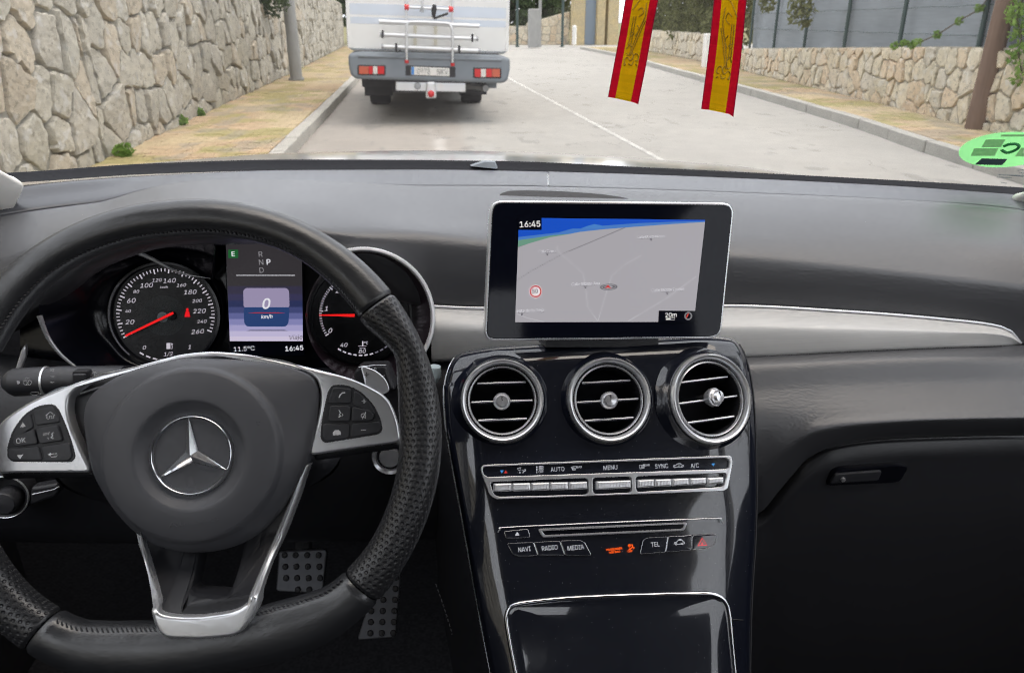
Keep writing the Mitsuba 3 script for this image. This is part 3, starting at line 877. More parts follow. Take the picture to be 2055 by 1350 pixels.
CX = 0.18
base_px = [(-40, 350, 1.03), (45, 346, 1.07), (300, 329, 1.13), (600, 321, 1.165), (1000, 324, 1.195), (1300, 337, 1.19), (1600, 352, 1.165), (2000, 374, 1.105), (2110, 381, 1.085)]
base3 = np.array([atY(*b) for b in base_px])
top3 = np.array([(CX + (b[0] - CX) * 0.82, 0.40 + 0.10 * (1 - ((b[0] - CX) / 0.75) ** 2), 1.585 - 0.03 * ((b[0] - CX) / 0.75) ** 2) for b in base3])
rows = [base3 * (1 - t) + top3 * t + np.array([0, 0.035, 0.055]) * math.sin(math.pi * t) for t in (0, 0.25, 0.5, 0.75, 1)]
WSG, WS = skin(rows, 60, 24, px=False)
ws = thing('windscreen', 'clear sloping windscreen above the dashboard', 'windscreen')
add(ws, 'pane', WS, 'glass', True)


def on_glass(x, y, lift=0.003):
    d = ray(x, y)
    p, _, _ = WS.ray.intersects_location([CAM], [d / np.linalg.norm(d)])
    return p[0] - d / np.linalg.norm(d) * lift


seal = [[(x, y + 22 - 2 * abs(x - 1000) / 1000, Y - 0.035) for x, y, Y in base_px], [(x, y + 10, Y - 0.012) for x, y, Y in base_px], [(x, y - 1, Y + 0.004) for x, y, Y in base_px]]
add(ws, 'seal', skin(seal, 80, 8)[1], 'void_black', True)

# body shell: only what shades the cabin, plus the bonnet seen through the windscreen
shell = thing('car_body', 'grey car body with the bonnet beyond the windscreen', 'car')
gx, gy = np.meshgrid(np.linspace(-0.74, 1.10, 40), np.array([1.14, 1.3, 1.45, 1.6, 1.75, 1.9, 2.0, 2.1, 2.2, 2.28, 2.32]), indexing='ij')
zc = PchipInterpolator([1.10, 1.5, 1.75, 1.95, 2.15, 2.32], [1.082, 1.069, 1.038, 0.995, 0.92, 0.78])(gy)
dx = (gx - CX) / 0.92
gz = zc - 0.080 * (gx + 0.10) ** 2 + 0.002 * np.exp(-((np.abs(dx) - 0.55) / 0.08) ** 2)
add(shell, 'bonnet', loft(np.stack([gx, gy, gz], -1), False), 'car_paint', True)
add(shell, 'front_end', box((CX, 1.9, 0.55), (1.82, 0.8, 0.5), bev=0.08), 'car_paint', 30)
roof = [[(CX + s * 0.60, Y, 1.62 - 0.05 * s * s - 0.05 * ((Y + 0.6) / 1.0) ** 2) for s in np.linspace(-1, 1, 9)] for Y in (0.46, 0.0, -0.6, -1.2, -1.75)]
add(shell, 'roof_lining', loft(roof, False), 'headliner', True)
add(shell, 'roof', loft(np.array(roof) + (0, 0, 0.035), False), 'car_paint', True)
for s in (-1, 1):
    xo = CX + s * 0.90
    add(shell, 'door', box((xo, -0.33, 0.60), (0.10, 3.14, 0.80), bev=0.03), 'seat_leather', 30)
    add(shell, 'pillar', tube([(xo - s * 0.04, -0.05, 1.0), (CX + s * 0.63, -0.15, 1.56)], 0.05, 8), 'pillar_cloth', 40)
    add(shell, 'pillar', tube([(xo - s * 0.04, -1.35, 1.0), (CX + s * 0.62, -1.45, 1.52)], 0.10, 8), 'pillar_cloth', 40)
    add(shell, 'roof_rail', tube([(CX + s * 0.62, 0.44, 1.56), (CX + s * 0.63, -0.6, 1.575), (CX + s * 0.62, -1.75, 1.50)], 0.035, 8), 'pillar_cloth', 40)
add(shell, 'floor', box((CX, -0.2, 0.30), (1.8, 3.4, 0.06)), 'carpet', False)
add(shell, 'tunnel', box((CX, -0.25, 0.47), (0.26, 1.25, 0.34), bev=0.05), 'carpet', 30)
add(shell, 'firewall', box((CX, 1.12, 0.62), (1.8, 0.05, 0.72)), 'carpet', False)
add(shell, 'tailgate', box((CX, -2.0, 0.75), (1.7, 0.08, 0.95), bev=0.03), 'seat_leather', 30)
for x in (CX - 0.37, CX + 0.37):
    add(shell, 'seat_back', box((x, -0.62, 0.92), (0.50, 0.14, 0.72), bev=0.06), 'seat_leather', 40)
    add(shell, 'seat_cushion', box((x, -0.32, 0.52), (0.50, 0.52, 0.16), bev=0.06), 'seat_leather', 40)
    add(shell, 'head_rest', box((x, -0.66, 1.36), (0.27, 0.10, 0.17), bev=0.045), 'seat_leather', 40)
ring = [(-90, 342), (-30, 343), (0, 347), (22, 354), (39, 366), (45, 376), (39, 392), (26, 418), (10, 431), (-30, 440), (-90, 446)]
P0 = np.array([atY(x, y, 0.985) for x, y in ring])
for key_, pts in (('pillar_trim', P0), ('pillar_trim', np.array([atY(x, y, 1.03) for x, y in [(2130, 378), (2070, 384), (2047, 389), (2038, 396), (2036, 403), (2041, 414), (2055, 430), (2090, 446), (2130, 455)]]))):
    s = -1 if pts[0][0] < 0 else 1
    sh = lambda k: pts + k * np.array([s * 0.16, -0.42, 0.34])
    c = pts.mean(0)
    add(shell, key_, loft([c + (pts - c) * 0.86 + (0, 0.012, 0), c + (pts - c) * 0.97 + (0, 0.004, 0), pts, sh(0.3), sh(1.0)], True, False, True), 'pillar_cloth', 60)
# wiper
wp = thing('windscreen_clip', 'small grey clip on the black strip at the foot of the windscreen', 'clip')
add(wp, 'cap', loft([[atY(943, 331, 1.186), atY(970, 322, 1.188), atY(994, 323, 1.188), atY(999, 337, 1.180)], [atY(946, 334, 1.172), atY(972, 325, 1.174), atY(992, 326, 1.174), atY(997, 339, 1.168)]], True, False, True), 'camper_grey', 20)

# ------------------------------------------------------------------ dashboard
db = thing('dashboard', 'dark grained dashboard with a brushed silver trim strip', 'dashboard')
far = [(-60, 385, 1.00), (45, 372, 1.035), (300, 352, 1.095), (600, 341, 1.13), (850, 340, 1.155), (1100, 344, 1.16), (1500, 358, 1.14), (1800, 373, 1.11), (2000, 387, 1.075), (2140, 397, 1.05)]
near = [(-60, 446, 0.955), (45, 428, 0.98), (137, 415, 1.0), (203, 407, 1.01), (274, 387, 1.02), (329, 373, 1.03), (411, 364, 1.04), (520, 362, 1.04), (700, 367, 1.04), (840, 373, 1.045), (1000, 373, 1.05), (1270, 379, 1.045), (1500, 387, 1.035), (1780, 399, 1.015), (2031, 418, 0.985), (2140, 440, 0.97)]


def seg(c, x0, x1, n=30):
    c = np.array(c, float)
    g = np.linspace(x0, x1, n)
    return [(x, *PchipInterpolator(c[:, 0], c[:, 1:])(x)) for x in g]


mid = [(x, f * 0.55 + n_ * 0.45 - 1.5, a * 0.55 + b * 0.45) for (x, f, a), (_, n_, b) in zip(seg(far, -60, 2140), seg(near, -60, 2140))]
under = [(x, y + 5, Y + 0.012) for x, y, Y in near]
for x0, x1 in ((-60, 1099.2), (1100.8, 2140)):
    add(db, 'defroster_panel', skin([seg([(x, y + 4, Y + .01) for x, y, Y in far], x0, x1), seg(far, x0, x1), seg(mid, x0, x1), seg(near, x0, x1), seg(under, x0, x1)], 70, 14)[1], 'dash_plastic', True)
pad = [
    [(x, y + 1.0, Y + 0.012) for x, y, Y in near],
    [(-60, 444, 0.955), (45, 427, 0.978), (137, 414, 0.995), (203, 405, 1.005), (274, 384.5, 1.015), (329, 370.5, 1.025), (411, 361.5, 1.035), (520, 359.5, 1.035), (700, 365.5, 1.035), (840, 373.5, 1.035), (1000, 374.5, 1.04), (1270, 380.5, 1.035), (1500, 388.5, 1.025), (1780, 400.5, 1.005), (2031, 420, 0.975), (2140, 442, 0.96)],
    [(-60, 462, 0.92), (45, 440, 0.94), (137, 424, 0.955), (203, 412, 0.965), (274, 391, 0.97), (329, 377, 0.975), (411, 369, 0.98), (520, 369, 0.98), (700, 378, 0.98), (840, 392, 0.985), (1000, 396, 0.99), (1270, 402, 0.985), (1500, 411, 0.975), (1780, 425, 0.96), (2031, 447, 0.94), (2140, 466, 0.92)],
    [(-60, 500, 0.86), (45, 470, 0.87), (137, 445, 0.88), (203, 430, 0.885), (274, 410, 0.89), (329, 398, 0.89), (411, 390, 0.89), (520, 393, 0.89), (700, 412, 0.895), (840, 430, 0.90), (1000, 440, 0.91), (1270, 448, 0.908), (1500, 457, 0.905), (1780, 472, 0.90), (2031, 496, 0.88), (2140, 512, 0.86)],
    [(-60, 545, 0.81), (45, 505, 0.81), (137, 470, 0.81), (203, 450, 0.81), (274, 430, 0.81), (329, 420, 0.81), (411, 415, 0.81), (520, 426, 0.812), (620, 445, 0.816), (700, 456, 0.82), (840, 465, 0.835), (1000, 482, 0.85), (1270, 493, 0.857), (1480, 503, 0.858), (1700, 524, 0.855), (1900, 545, 0.85), (2055, 562, 0.84), (2140, 575, 0.83)],
    [(-60, 580, 0.796), (45, 535, 0.796), (137, 490, 0.796), (203, 468, 0.796), (274, 446, 0.796), (329, 436, 0.796), (411, 432, 0.796), (520, 440, 0.798), (620, 458, 0.80), (700, 472, 0.806), (840, 487, 0.823), (1000, 500, 0.84), (1270, 511, 0.848), (1480, 521, 0.849), (1700, 541, 0.847), (1900, 561, 0.842), (2055, 579, 0.833), (2140, 592, 0.823)],
    [(-60, 650, 0.792), (45, 600, 0.792), (137, 545, 0.79), (203, 505, 0.79), (274, 482, 0.79), (329, 470, 0.79), (411, 466, 0.79), (520, 468, 0.792), (620, 480, 0.797), (700, 498, 0.803), (840, 545, 0.818), (1000, 560, 0.836), (1270, 565, 0.845), (1480, 566, 0.846), (1700, 580, 0.845), (1900, 600, 0.84), (2055, 625, 0.831), (2140, 660, 0.82)],
    [(-60, 700, 0.93), (45, 650, 0.93), (137, 590, 0.93), (203, 540, 0.93), (274, 505, 0.93), (329, 490, 0.93), (411, 482, 0.93), (520, 482, 0.93), (620, 492, 0.93), (700, 530, 0.90), (760, 585, 0.86), (840, 612, 0.826), (1000, 616, 0.838), (1270, 614, 0.846), (1480, 613, 0.848), (1700, 624, 0.846), (1900, 640, 0.842), (2000, 653, 0.837), (2055, 690, 0.831), (2140, 765, 0.82)]]
add(db, 'upper_pad', skin(pad, 150, 60)[1], 'dash_leather', True)
# sensor lid on the pad behind the display
lid = [(994, 398), (1000, 389), (1018, 381), (1060, 380), (1130, 382), (1210, 388), (1250, 394), (1282, 402), (1282, 425), (994, 420)]
o3 = np.array([atY(x, y, 1.015 - 0.0012 * (y - 385)) for x, y in lid])
fl = Fr(o3.mean(0), np.cross(o3[3] - o3[-1], o3[6] - o3[-1]) * (-1 if np.cross(o3[3] - o3[-1], o3[6] - o3[-1])[2] < 0 else 1), up=(0, 1, 0))
add(db, 'sensor_lid', slab(fl, rpoly(fl.hits(lid, 0.004), 0.02), -0.012, 0.004, 0.003, 2), 'lid_grey', 40)

tt = [(866, 615, 0.822), (970, 619, 0.835), (1200, 615, 0.845), (1460, 614, 0.847), (1700, 625.5, 0.845), (1900, 641.5, 0.841), (2000, 654, 0.836), (2028, 665, 0.834), (2049, 689, 0.832)]
tb_ = [(866, 722, 0.795), (970, 718, 0.80), (1200, 715, 0.80), (1490, 712, 0.80), (1700, 702.5, 0.80), (1900, 694.5, 0.805), (2000, 691.5, 0.815), (2028, 691, 0.822), (2049, 690.5, 0.83)]
tm = [(x, y * 0.55 + (a[1]) * 0.45, Y * 0.3 + a[2] * 0.7 - 0.008) for (x, y, Y), a in zip(tt, tb_)]
add(db, 'trim_strip', skin([tt, [(x, y + 4, Y - 0.006) for x, y, Y in tt][:-1] + [tt[-1]], tm, tb_, [(x, y + 3, Y + 0.012) for x, y, Y in tb_]], 120, 24)[1], 'brushed_trim', True)
add(db, 'chrome_line', tube([atY(x, y - 1.0, Y - 0.004) for x, y, Y in seg(tt, 866, 2049, 60)], 0.0016, 8), 'soft_chrome', 60)
lower = [
    [(x, y + 1.5, Y + 0.004) for x, y, Y in ((1440, 714, 0.80), (1500, 712, 0.80), (1700, 703, 0.80), (1900, 695, 0.805), (2055, 691, 0.82), (2200, 700, 0.80))],
    [(1440, 735, 0.785), (1500, 732, 0.785), (1700, 723, 0.785), (1900, 716, 0.785), (2055, 714, 0.79), (2200, 720, 0.78)],
    [(1440, 785, 0.766), (1510, 780, 0.766), (1700, 772, 0.766), (1900, 767, 0.766), (2055, 766, 0.766), (2200, 766, 0.76)],
    [(1440, 866, 0.737), (1518, 858, 0.737), (1600, 845, 0.737), (1700, 832, 0.737), (1900, 824, 0.737), (2055, 822, 0.737), (2200, 822, 0.735)],
    [(1440, 960, 0.727), (1522, 950, 0.727), (1575, 905, 0.727), (1640, 866, 0.727), (1750, 850, 0.727), (1900, 842, 0.727), (2055, 839, 0.727), (2200, 838, 0.727)],
    [(1440, 1010, 0.733), (1524, 990, 0.733), (1570, 945, 0.733), (1630, 898, 0.733), (1750, 869, 0.733), (1900, 859, 0.733), (2055, 856, 0.733), (2200, 855, 0.733)],
    [(1440, 1060, 0.755), (1527, 1027, 0.755), (1560, 989, 0.755), (1592, 951, 0.755), (1620, 920, 0.755), (1669, 895, 0.755), (1779, 880, 0.755), (1900, 875, 0.755), (2055, 872, 0.755), (2200, 872, 0.755)]]
add(db, 'lower_pad', skin(lower, 90, 50)[1], 'dash_leather', True)
gb = [[(x, y + 1.5, 0.763) for x, y, Y in lower[-1]], [(x, y + 7, 0.752) for x, y, Y in lower[-1]], [(1440, 1090, 0.748), (1527, 1062, 0.748), (1600, 990, 0.748), (1680, 945, 0.748), (1900, 925, 0.748), (2200, 925, 0.748)],
      [(1440, 1180, 0.74), (1527, 1150, 0.74), (1700, 1080, 0.74), (2200, 1060, 0.74)], [(1440, 1500, 0.80), (1527, 1480, 0.80), (1700, 1450, 0.80), (2200, 1440, 0.80)]]
gl = thing('glove_box', 'dark glove box lid under the passenger side of the dashboard', 'glove box')
add(gl, 'lid', skin(gb, 90, 30)[1], 'soft_black', True)
fg = Fr(atY(1740, 955, 0.745), (0.0, -0.93, -0.12))
hp = rpoly(fg.hits([(1655, 972), (1672, 945), (1690, 940), (1800, 931), (1822, 934), (1806, 962), (1790, 966)]), 0.006)
add(gl, 'handle_recess', slab(fg, hp, -0.012, 0.003, 0.002, 2), 'lens_black', 40)
hd = rpoly(fg.hits([(1664, 969), (1676, 950), (1770, 943), (1762, 963)], 0.004), 0.004)
add(gl, 'handle', slab(fg, hd, 0.0, 0.006, 0.002, 2), 'button_plastic', 40)
add(gl, 'lock', rev(fg, fg.hit(1691, 961, 0.006), [(0, 0.0085), (0.0025, 0.0085), (0.003, 0.006)], 16), 'dull_steel', 30)

# driver side below the cluster, column shroud, knee panel
kn = [[(-60, 700, 0.83), (200, 730, 0.83), (500, 740, 0.83), (760, 735, 0.82), (905, 720, 0.81)], [(-60, 800, 0.79), (200, 800, 0.79), (500, 800, 0.79), (760, 790, 0.79), (915, 780, 0.79)], [(-60, 960, 0.765), (300, 960, 0.765), (700, 950, 0.765), (930, 940, 0.765)],
      [(-60, 1050, 0.775), (300, 1055, 0.775), (700, 1050, 0.775), (940, 1040, 0.775)], [(-60, 1085, 0.83), (300, 1090, 0.83), (700, 1085, 0.83), (950, 1080, 0.83)]]
add(db, 'knee_panel', skin(kn, 70, 30)[1], 'soft_black', True)
p0, p1 = atY(385, 880, 0.60), atY(400, 780, 0.83)
col = []
for t in (0, 0.12, 1):
    c = p0 * (1 - t) + p1 * t
    col.append([c + (math.cos(a) * (0.125 if t else 0.10), 0, -0.035 + math.sin(a) * (0.045 if t else 0.04)) for a in np.linspace(0, 2 * math.pi, 36, endpoint=False)])
add(db, 'column_shroud', loft(col, True, False, True), 'soft_black', 50)
add(db, 'console_side', loft([[atY(x, y, Y) for x, y, Y in ((893, 860, 0.70), (908, 950, 0.665), (926, 1050, 0.64), (945, 1150, 0.62), (963, 1250, 0.60), (985, 1360, 0.57), (1010, 1500, 0.5))],
                              [atY(x, y, Y) for x, y, Y in ((880, 870, 0.75), (888, 960, 0.73), (897, 1060, 0.71), (913, 1160, 0.69), (930, 1260, 0.67), (950, 1370, 0.64), (965, 1510, 0.56))],
                              [atY(x, y, Y) for x, y, Y in ((862, 890, 0.80), (868, 980, 0.80), (874, 1080, 0.80), (880, 1170, 0.78), (895, 1270, 0.75), (915, 1380, 0.7), (925, 1520, 0.62))]], False), 'soft_black', True)
st = [(875, 1172), (890, 1215), (905, 1262), (918, 1310), (930, 1360)]
pts = resample([atY(x, y, 0.72) for x, y in st], 40)
add(db, 'stitching', join([tube(pts[i:i + 2] * np.array(1.0), 0.0006, 5) for i in range(0, 38, 2)]), 'print_grey', 60)
# left end: trim end and side vent blade
add(db, 'trim_end', slab(Fr(atY(50, 715, 0.80), (0.3, -0.9, 0.2)), rpoly(Fr(atY(50, 715, 0.80), (0.3, -0.9, 0.2)).hits([(30, 745), (44, 700), (52, 690), (54, 712), (42, 742)]), 0.004), -0.01, 0.004, 0.002), 'soft_chrome', 40)

# ------------------------------------------------------------------ instrument cluster
ic = thing('instrument_cluster', 'black instrument cluster with two dials and a small screen behind the steering wheel', 'instrument cluster')
fc = Fr(atY(533, 620, 0.872), (0.05, -0.95, 0.28))
sc = np.linalg.norm(fc.hit(534, 620) - fc.hit(533, 620))
add(ic, 'housing', flat(fc, fc.hits([(40, 800), (900, 800), (900, 560), (780, 470), (700, 440), (300, 440), (120, 520), (40, 640)], -0.012), -0.012), 'lens_black', False)


def ringp(c, rpx, h=0.0):
    return fc.hit(*c, h), rpx * sc


fn_ = Fr(atY(730, 638, 0.770), fc.n)
sn = np.linalg.norm(fn_.hit(731, 638) - fn_.hit(730, 638))
cR = fn_.hit(731, 639)
add(ic, 'dial_ring', rev(fn_, cR, [(145 * sn, -0.05), (145.5 * sn, -0.004), (143 * sn, 0.0), (139 * sn, 0.0005), (136.5 * sn, -0.003), (135 * sn, -0.008)], 120, a0=-0.72, a1=1.95), 'ring_silver', 50)
dz = np.dot(fc.w(fc.hit(724, 631, 0.003))[0] - fn_.o, fn_.n)
d1 = [fc.w(np.array([fc.hit(724, 631)]) + np.array([[math.cos(a), math.sin(a)]]) * 107 * sc, 0.004)[0] for a in np.linspace(0, 2 * math.pi, 90, endpoint=False)]
d0 = [fn_.w(cR + np.array([math.cos(a), math.sin(a)]) * (135.5 - 18 * max(0, -math.cos(a))) * sn, -0.006)[0] for a in np.linspace(0, 2 * math.pi, 90, endpoint=False)]
mat('bowl', (0.012, 0.006, 0.010), 0.22, spec=0.5)
add(ic, 'dial_bowl', loft([d0, d1]), 'bowl', True)
lo = [(158, 742), (122, 712), (96, 677), (79, 636), (84, 585), (110, 540), (160, 508), (250, 495), (350, 480), (440, 480), (468, 560), (470, 650), (450, 745), (330, 790), (220, 785)]
lo3 = np.array([atY(x, y, 0.80) for x, y in resample(spl(lo, 6, True), 90, True)])
th = np.linspace(0, 2 * math.pi, 90, endpoint=False)
start = math.atan2(-(742 - 632), 158 - 333)
li3 = fc.w(fc.hit(333, 632) + np.stack([np.cos(start - th), np.sin(start - th)], 1) * 108 * sc, 0.002)
lo3[45:70] = li3[45:70] + (lo3[45:70] - li3[45:70]) * 0.12
add(ic, 'dial_bowl', loft([lo3, lo3 * 0.45 + li3 * 0.55 + (0, 0.02, 0), li3]), 'lens_black', True)
arc = spl([(158, 741), (122, 711), (96, 676), (79.5, 634)], 8)
add(ic, 'chrome_strip', tube([atY(x, y, 0.797) for x, y in arc], np.linspace(0.0014, 0.0028, len(arc)), 8), 'soft_chrome', 60)
arc = spl([(251, 502), (275, 507), (300, 517), (325, 530), (348, 542), (375, 551), (423, 559)], 8)
add(ic, 'chrome_strip', tube([atY(x, y, 0.835) for x, y in arc], np.interp(np.linspace(0, 1, len(arc)), [0, .15, .5, 1], [0.0010, 0.0026, 0.0020, 0.0003]), 8), 'satin_silver', 60)

DC, RC = (333, 632), (724, 631)
for c, nm in ((DC, 'speed_dial'), (RC, 'rev_dial')):
    k = add(ic, nm, join([disc(fc, fc.hit(*c), 108 * sc, 0.0, 72)]), 'dial_grey', False)
    add(k, 'rim', rev(fc, fc.hit(*c), [(109 * sc, 0.0), (108 * sc, 0.006), (103 * sc, 0.006), (101 * sc, 0.0005)], 90), 'lens_black', 50)
    rb = []
    for a in np.radians(np.arange(140, 225, 1.6)):
        M = np.eye(4)
        M[:3, 0], M[:3, 1], M[:3, 2] = np.cos(a) * fc.u + np.sin(a) * fc.v, -np.sin(a) * fc.u + np.cos(a) * fc.v, fc.n
        M[:3, 3] = fc.w(fc.hit(*c) + 105.3 * sc * np.array([math.cos(a), math.sin(a)]), 0.0064)[0]
        rb.append(trimesh.creation.box((0.0016, 0.0022, 0.0006)).apply_transform(M))
    add(k, 'ribs', join(rb), 'print_grey' if nm == 'speed_dial' else 'dial_grey', False)
sd, rd = 'instrument_cluster__speed_dial', 'instrument_cluster__rev_dial'
# lit printing of both dials
ws_ = []
white, dimw = [], []
for i in range(53):
    a = math.radians(205.7 - 230.3 * i / 52)
    L = 10 if i % 4 == 0 else 6.5
    c = np.array(fc.hit(*DC, 0.001))
    d = np.array([math.cos(a), math.sin(a)])
    white.append(stroke(fc, np.array([c + d * (95 - L) * sc, c + d * 95 * sc]), (2.6 if i % 4 == 0 else 1.9) * sc, 0.001))
for i in range(66):
    a = math.radians(208 - 238 * i / 65)
    L = 8 if i % 10 == 0 else 5.5
    c = np.array(fc.hit(*RC, 0.001))
    d = np.array([math.cos(a), math.sin(a)])
    white.append(stroke(fc, np.array([c + d * (86 - L) * sc, c + d * 86 * sc]), (2.4 if i % 10 == 0 else 1.6) * sc, 0.001))
for s, x, y, hh in (('20', 260.6, 646, 10.5), ('40', 257, 624, 7), ('60', 263.6, 603, 10.5), ('80', 273.4, 585, 7), ('100', 294, 572.5, 10), ('120', 315, 562, 7.5), ('140', 340, 563, 10), ('160', 364, 572, 7.5), ('180', 381.6, 586, 10),
                    ('200', 395.5, 603.5, 7.5), ('220', 400, 624, 10), ('240', 405, 645, 7.5), ('260', 396.6, 665, 10), ('0', 264, 668, 6), ('km/h', 329, 576, 5), ('0', 290, 697, 9), ('1', 380, 696, 9), ('1/2', 337.7, 710, 8.5),
                    ('1', 654.4, 619, 10.5), ('0', 663, 663, 10.5), ('2', 677, 583, 10.5), ('40', 690, 692, 9), ('80', 727, 704.5, 9)):
    white.append(text(fc, s, (x, y), hh * 0.86, 0.001, italic=0.25, wide=1.12))
for i in range(8):
    a = math.radians(231 + i * 8.5)
    c = np.array(fc.hit(*DC, 0.001))
    p = [c + np.array([math.cos(a + e), math.sin(a + e)]) * 93 * sc for e in (0.02, 0.115)]
    white.append(stroke(fc, np.array(p), 3 * sc, 0.001))
for i in range(10):
    a = math.radians(232 + i * 7.6)
    c = np.array(fc.hit(*RC, 0.001))
    p = [c + np.array([math.cos(a + e), math.sin(a + e)]) * 87 * sc for e in (0.02, 0.105)]
    (white if i < 7 else dimw).append(stroke(fc, np.array(p), 3 * sc, 0.001))
# pump and thermometer symbols
white += [pflat(fc, [(334, 700), (342, 700), (342, 688), (334, 688)], 0.001), pstroke(fc, [(343, 691), (345.5, 692), (345.5, 699), (343.5, 700)], 1.2, 0.001), pflat(fc, [(344, 692), (348, 690), (344, 688)], 0.001)]
white += [pflat(fc, [(726.5, 694), (729, 694), (729, 684.5), (726.5, 684.5)], 0.001), pstroke(fc, [(719, 694.5), (723, 693.5), (727, 694.5), (731, 693.5), (735, 694.5)], 1.2, 0.001), pstroke(fc, [(721, 698), (733, 698)], 1.2, 0.001), pstroke(fc, [(729, 687), (733, 687)], 1.2, 0.001), text(fc, '°C', (735, 688), 6, 0.001, wide=0.8)]
add(ic, 'dial_lettering', join(white), 'screen_off', False, kind='stuff', emit=glow((196, 190, 200)))
add(ic, 'dial_segments', join(dimw), 'screen_off', False, kind='stuff', emit=glow((105, 102, 115)))
mat('ring_print', (0.06, 0.075, 0.08), 0.35)
c = fc.hit(330, 633)
add(sd, 'fine_rings', join([rev(fc, c, [((r - 0.38) * sc, 0.0006), ((r + 0.38) * sc, 0.0006)], 60) for r in np.arange(14, 41, 2.2)]), 'ring_print', False)
mat('pale_hub', (0.30, 0.36, 0.38), 0.5)
add(sd, 'hub', rev(fc, fc.hit(327, 636), [(0, 0.0011), (10.5 * sc, 0.0011)], 30), 'pale_hub', False)
add(sd, 'hub_cap', rev(fc, fc.hit(344, 634, 0.004), [(0, 0.0034), (8 * sc, 0.003), (9.5 * sc, 0.0005)], 30), 'lens_black', 40)
nd = lambda pts, h: flat(fc, fc.hits(pts, h), h)
add(sd, 'needle', nd([(250.5, 672), (252, 676), (349, 630), (347, 625)], 0.005), 'screen_off', False, emit=glow((235, 25, 28)))
add(rd, 'needle', nd([(640, 631), (640, 633.2), (712, 636), (712, 629.6)], 0.005), 'screen_off', False, emit=glow((235, 30, 30)))
add(sd, 'belt_warning', join([nd([(370, 636), (382, 636), (380, 626), (378, 623), (374, 623), (372, 626)], 0.001), disc(fc, fc.hit(376, 621, .001), 3.0 * sc, 0.001, 16)]), 'screen_off', False, emit=glow((225, 20, 30)))
ss = add(ic, 'screen', slab(fc, rpoly(fc.hits([(461, 714), (612, 714), (607, 484), (449, 484)], 0.003), 0.003), -0.004, 0.003, 0.001, 2), 'screen_glass', 30)
bands = [(487, 574, (50, 47, 50)), (574, 590, (50, 47, 66)), (590, 603, (52, 50, 80)), (603, 616, (40, 47, 84)), (616, 628, (62, 68, 112)), (628, 640, (92, 96, 145)), (640, 652, (128, 128, 175)), (652, 664, (160, 155, 195)), (664, 675, (185, 178, 208)), (675, 684.5, (200, 190, 212))]
ex = lambda y: (453 + (y - 487) * 0.042, 605.5 + (y - 487) * 0.012)
for y0, y1, col_ in bands:
    a, b = ex(y0), ex(y1)
    add(ss, 'display_band', nd([(b[0], y1), (b[1], y1), (a[1], y0), (a[0], y0)], 0.0034), 'screen_off', False, emit=glow(col_))
q = lambda pts, h, r: flat(fc, rpoly(fc.hits(pts, h), r), h)
add(ss, 'eco_tile', q([(458, 518), (478, 518), (478, 501), (458, 501)], 0.0038, 0.0006), 'screen_off', False, emit=glow((30, 92, 48)))
add(ss, 'speed_card', q([(489, 617), (581, 617), (580, 583), (575, 578), (493, 578), (488, 583)], 0.0038, 0.003), 'screen_off', False, emit=glow((148, 138, 168)))
add(ss, 'speed_card', q([(495, 655), (574, 655), (579, 648), (581, 616.5), (489, 616.5), (490, 648)], 0.0039, 0.003), 'screen_off', False, emit=glow((38, 62, 110)))
add(ss, 'red_line', nd([(498, 628.4), (573, 628.4), (560, 626.8), (510, 626.8)], 0.0043), 'screen_off', False, emit=glow((205, 45, 52)))
add(ss, 'shadow_line', nd([(494, 664), (578, 664), (570, 661.5), (502, 661.5)], 0.0043), 'screen_off', False, emit=glow((105, 103, 130)))
add(ss, 'bright_lettering', join([text(fc, 'E', (468, 509.5), 9.5, 0.0043, bold=True), text(fc, 'P', (539, 525.5), 10.5, 0.0043, bold=True), text(fc, '0', (534.7, 609), 20, 0.0043, italic=0.22, bold=True), text(fc, 'km/h', (535.5, 635), 7, 0.0043, italic=0.22, bold=True),
                                  text(fc, '16:45', (590.5, 698.5), 9.5, 0.0036, bold=True), text(fc, '11.5°C', (490, 699.5), 9, 0.0036), pstroke(fc, [(474, 552.5), (592, 552.5)], 1.2, 0.0040)]), 'screen_off', False, kind='stuff', emit=glow((222, 222, 228)))
add(ss, 'dim_lettering', join([text(fc, 'R', (523, 510), 10.5, 0.0043), text(fc, 'N', (524, 526), 10.5, 0.0043), text(fc, 'D', (525, 542), 10.5, 0.0043)]), 'screen_off', False, kind='stuff', emit=glow((140, 138, 142)))
add(ss, 'mode_lettering', text(fc, 'Viaje', (594, 676.5), 8.5, 0.0043, italic=0.22), 'screen_off', False, emit=glow((60, 58, 72)))

# steering column stalks, start button, light switch
kx = thing('wiper_stalk', 'black column stalk with washer symbols left of the steering wheel hub', 'stalk')
ys = 0.70
knob = [atY(x, y, ys) for x, y in ((10, 768), (20, 767), (30, 767), (88, 764), (94, 764))]
add(kx, 'knob', tube(knob, [0.007, 0.011, 0.0132, 0.0135, 0.0128], 24), 'button_plastic', 50)
add(kx, 'collar', tube([atY(91, 764, ys), atY(95, 764, ys)], 0.0138, 24), 'satin_silver', 40)
add(kx, 'stem', tube([atY(x, y, ys) for x, y in ((95, 764), (120, 763), (250, 762))], [0.0128, 0.0135, 0.0135], 24), 'button_plastic', 50)
fk = Fr(atY(60, 765, ys - 0.0142), (0, -1, 0.05))
fk2 = Fr(atY(150, 760, ys - 0.0146), (0, -1, 0.15))
add(kx, 'switch', slab(fk2, rpoly(fk2.hits([(146, 776), (177, 776), (177, 744), (146, 744)]), 0.002), -0.008, 0.0015, 0.001, 2), 'matt_black', 40)
add(kx, 'rocker', slab(fk2, rpoly(fk2.hits([(148, 771), (175, 771), (175, 748), (148, 748)]), 0.002), 0.0, 0.0035, 0.0015, 2), 'button_plastic', 40)
ic_w = []
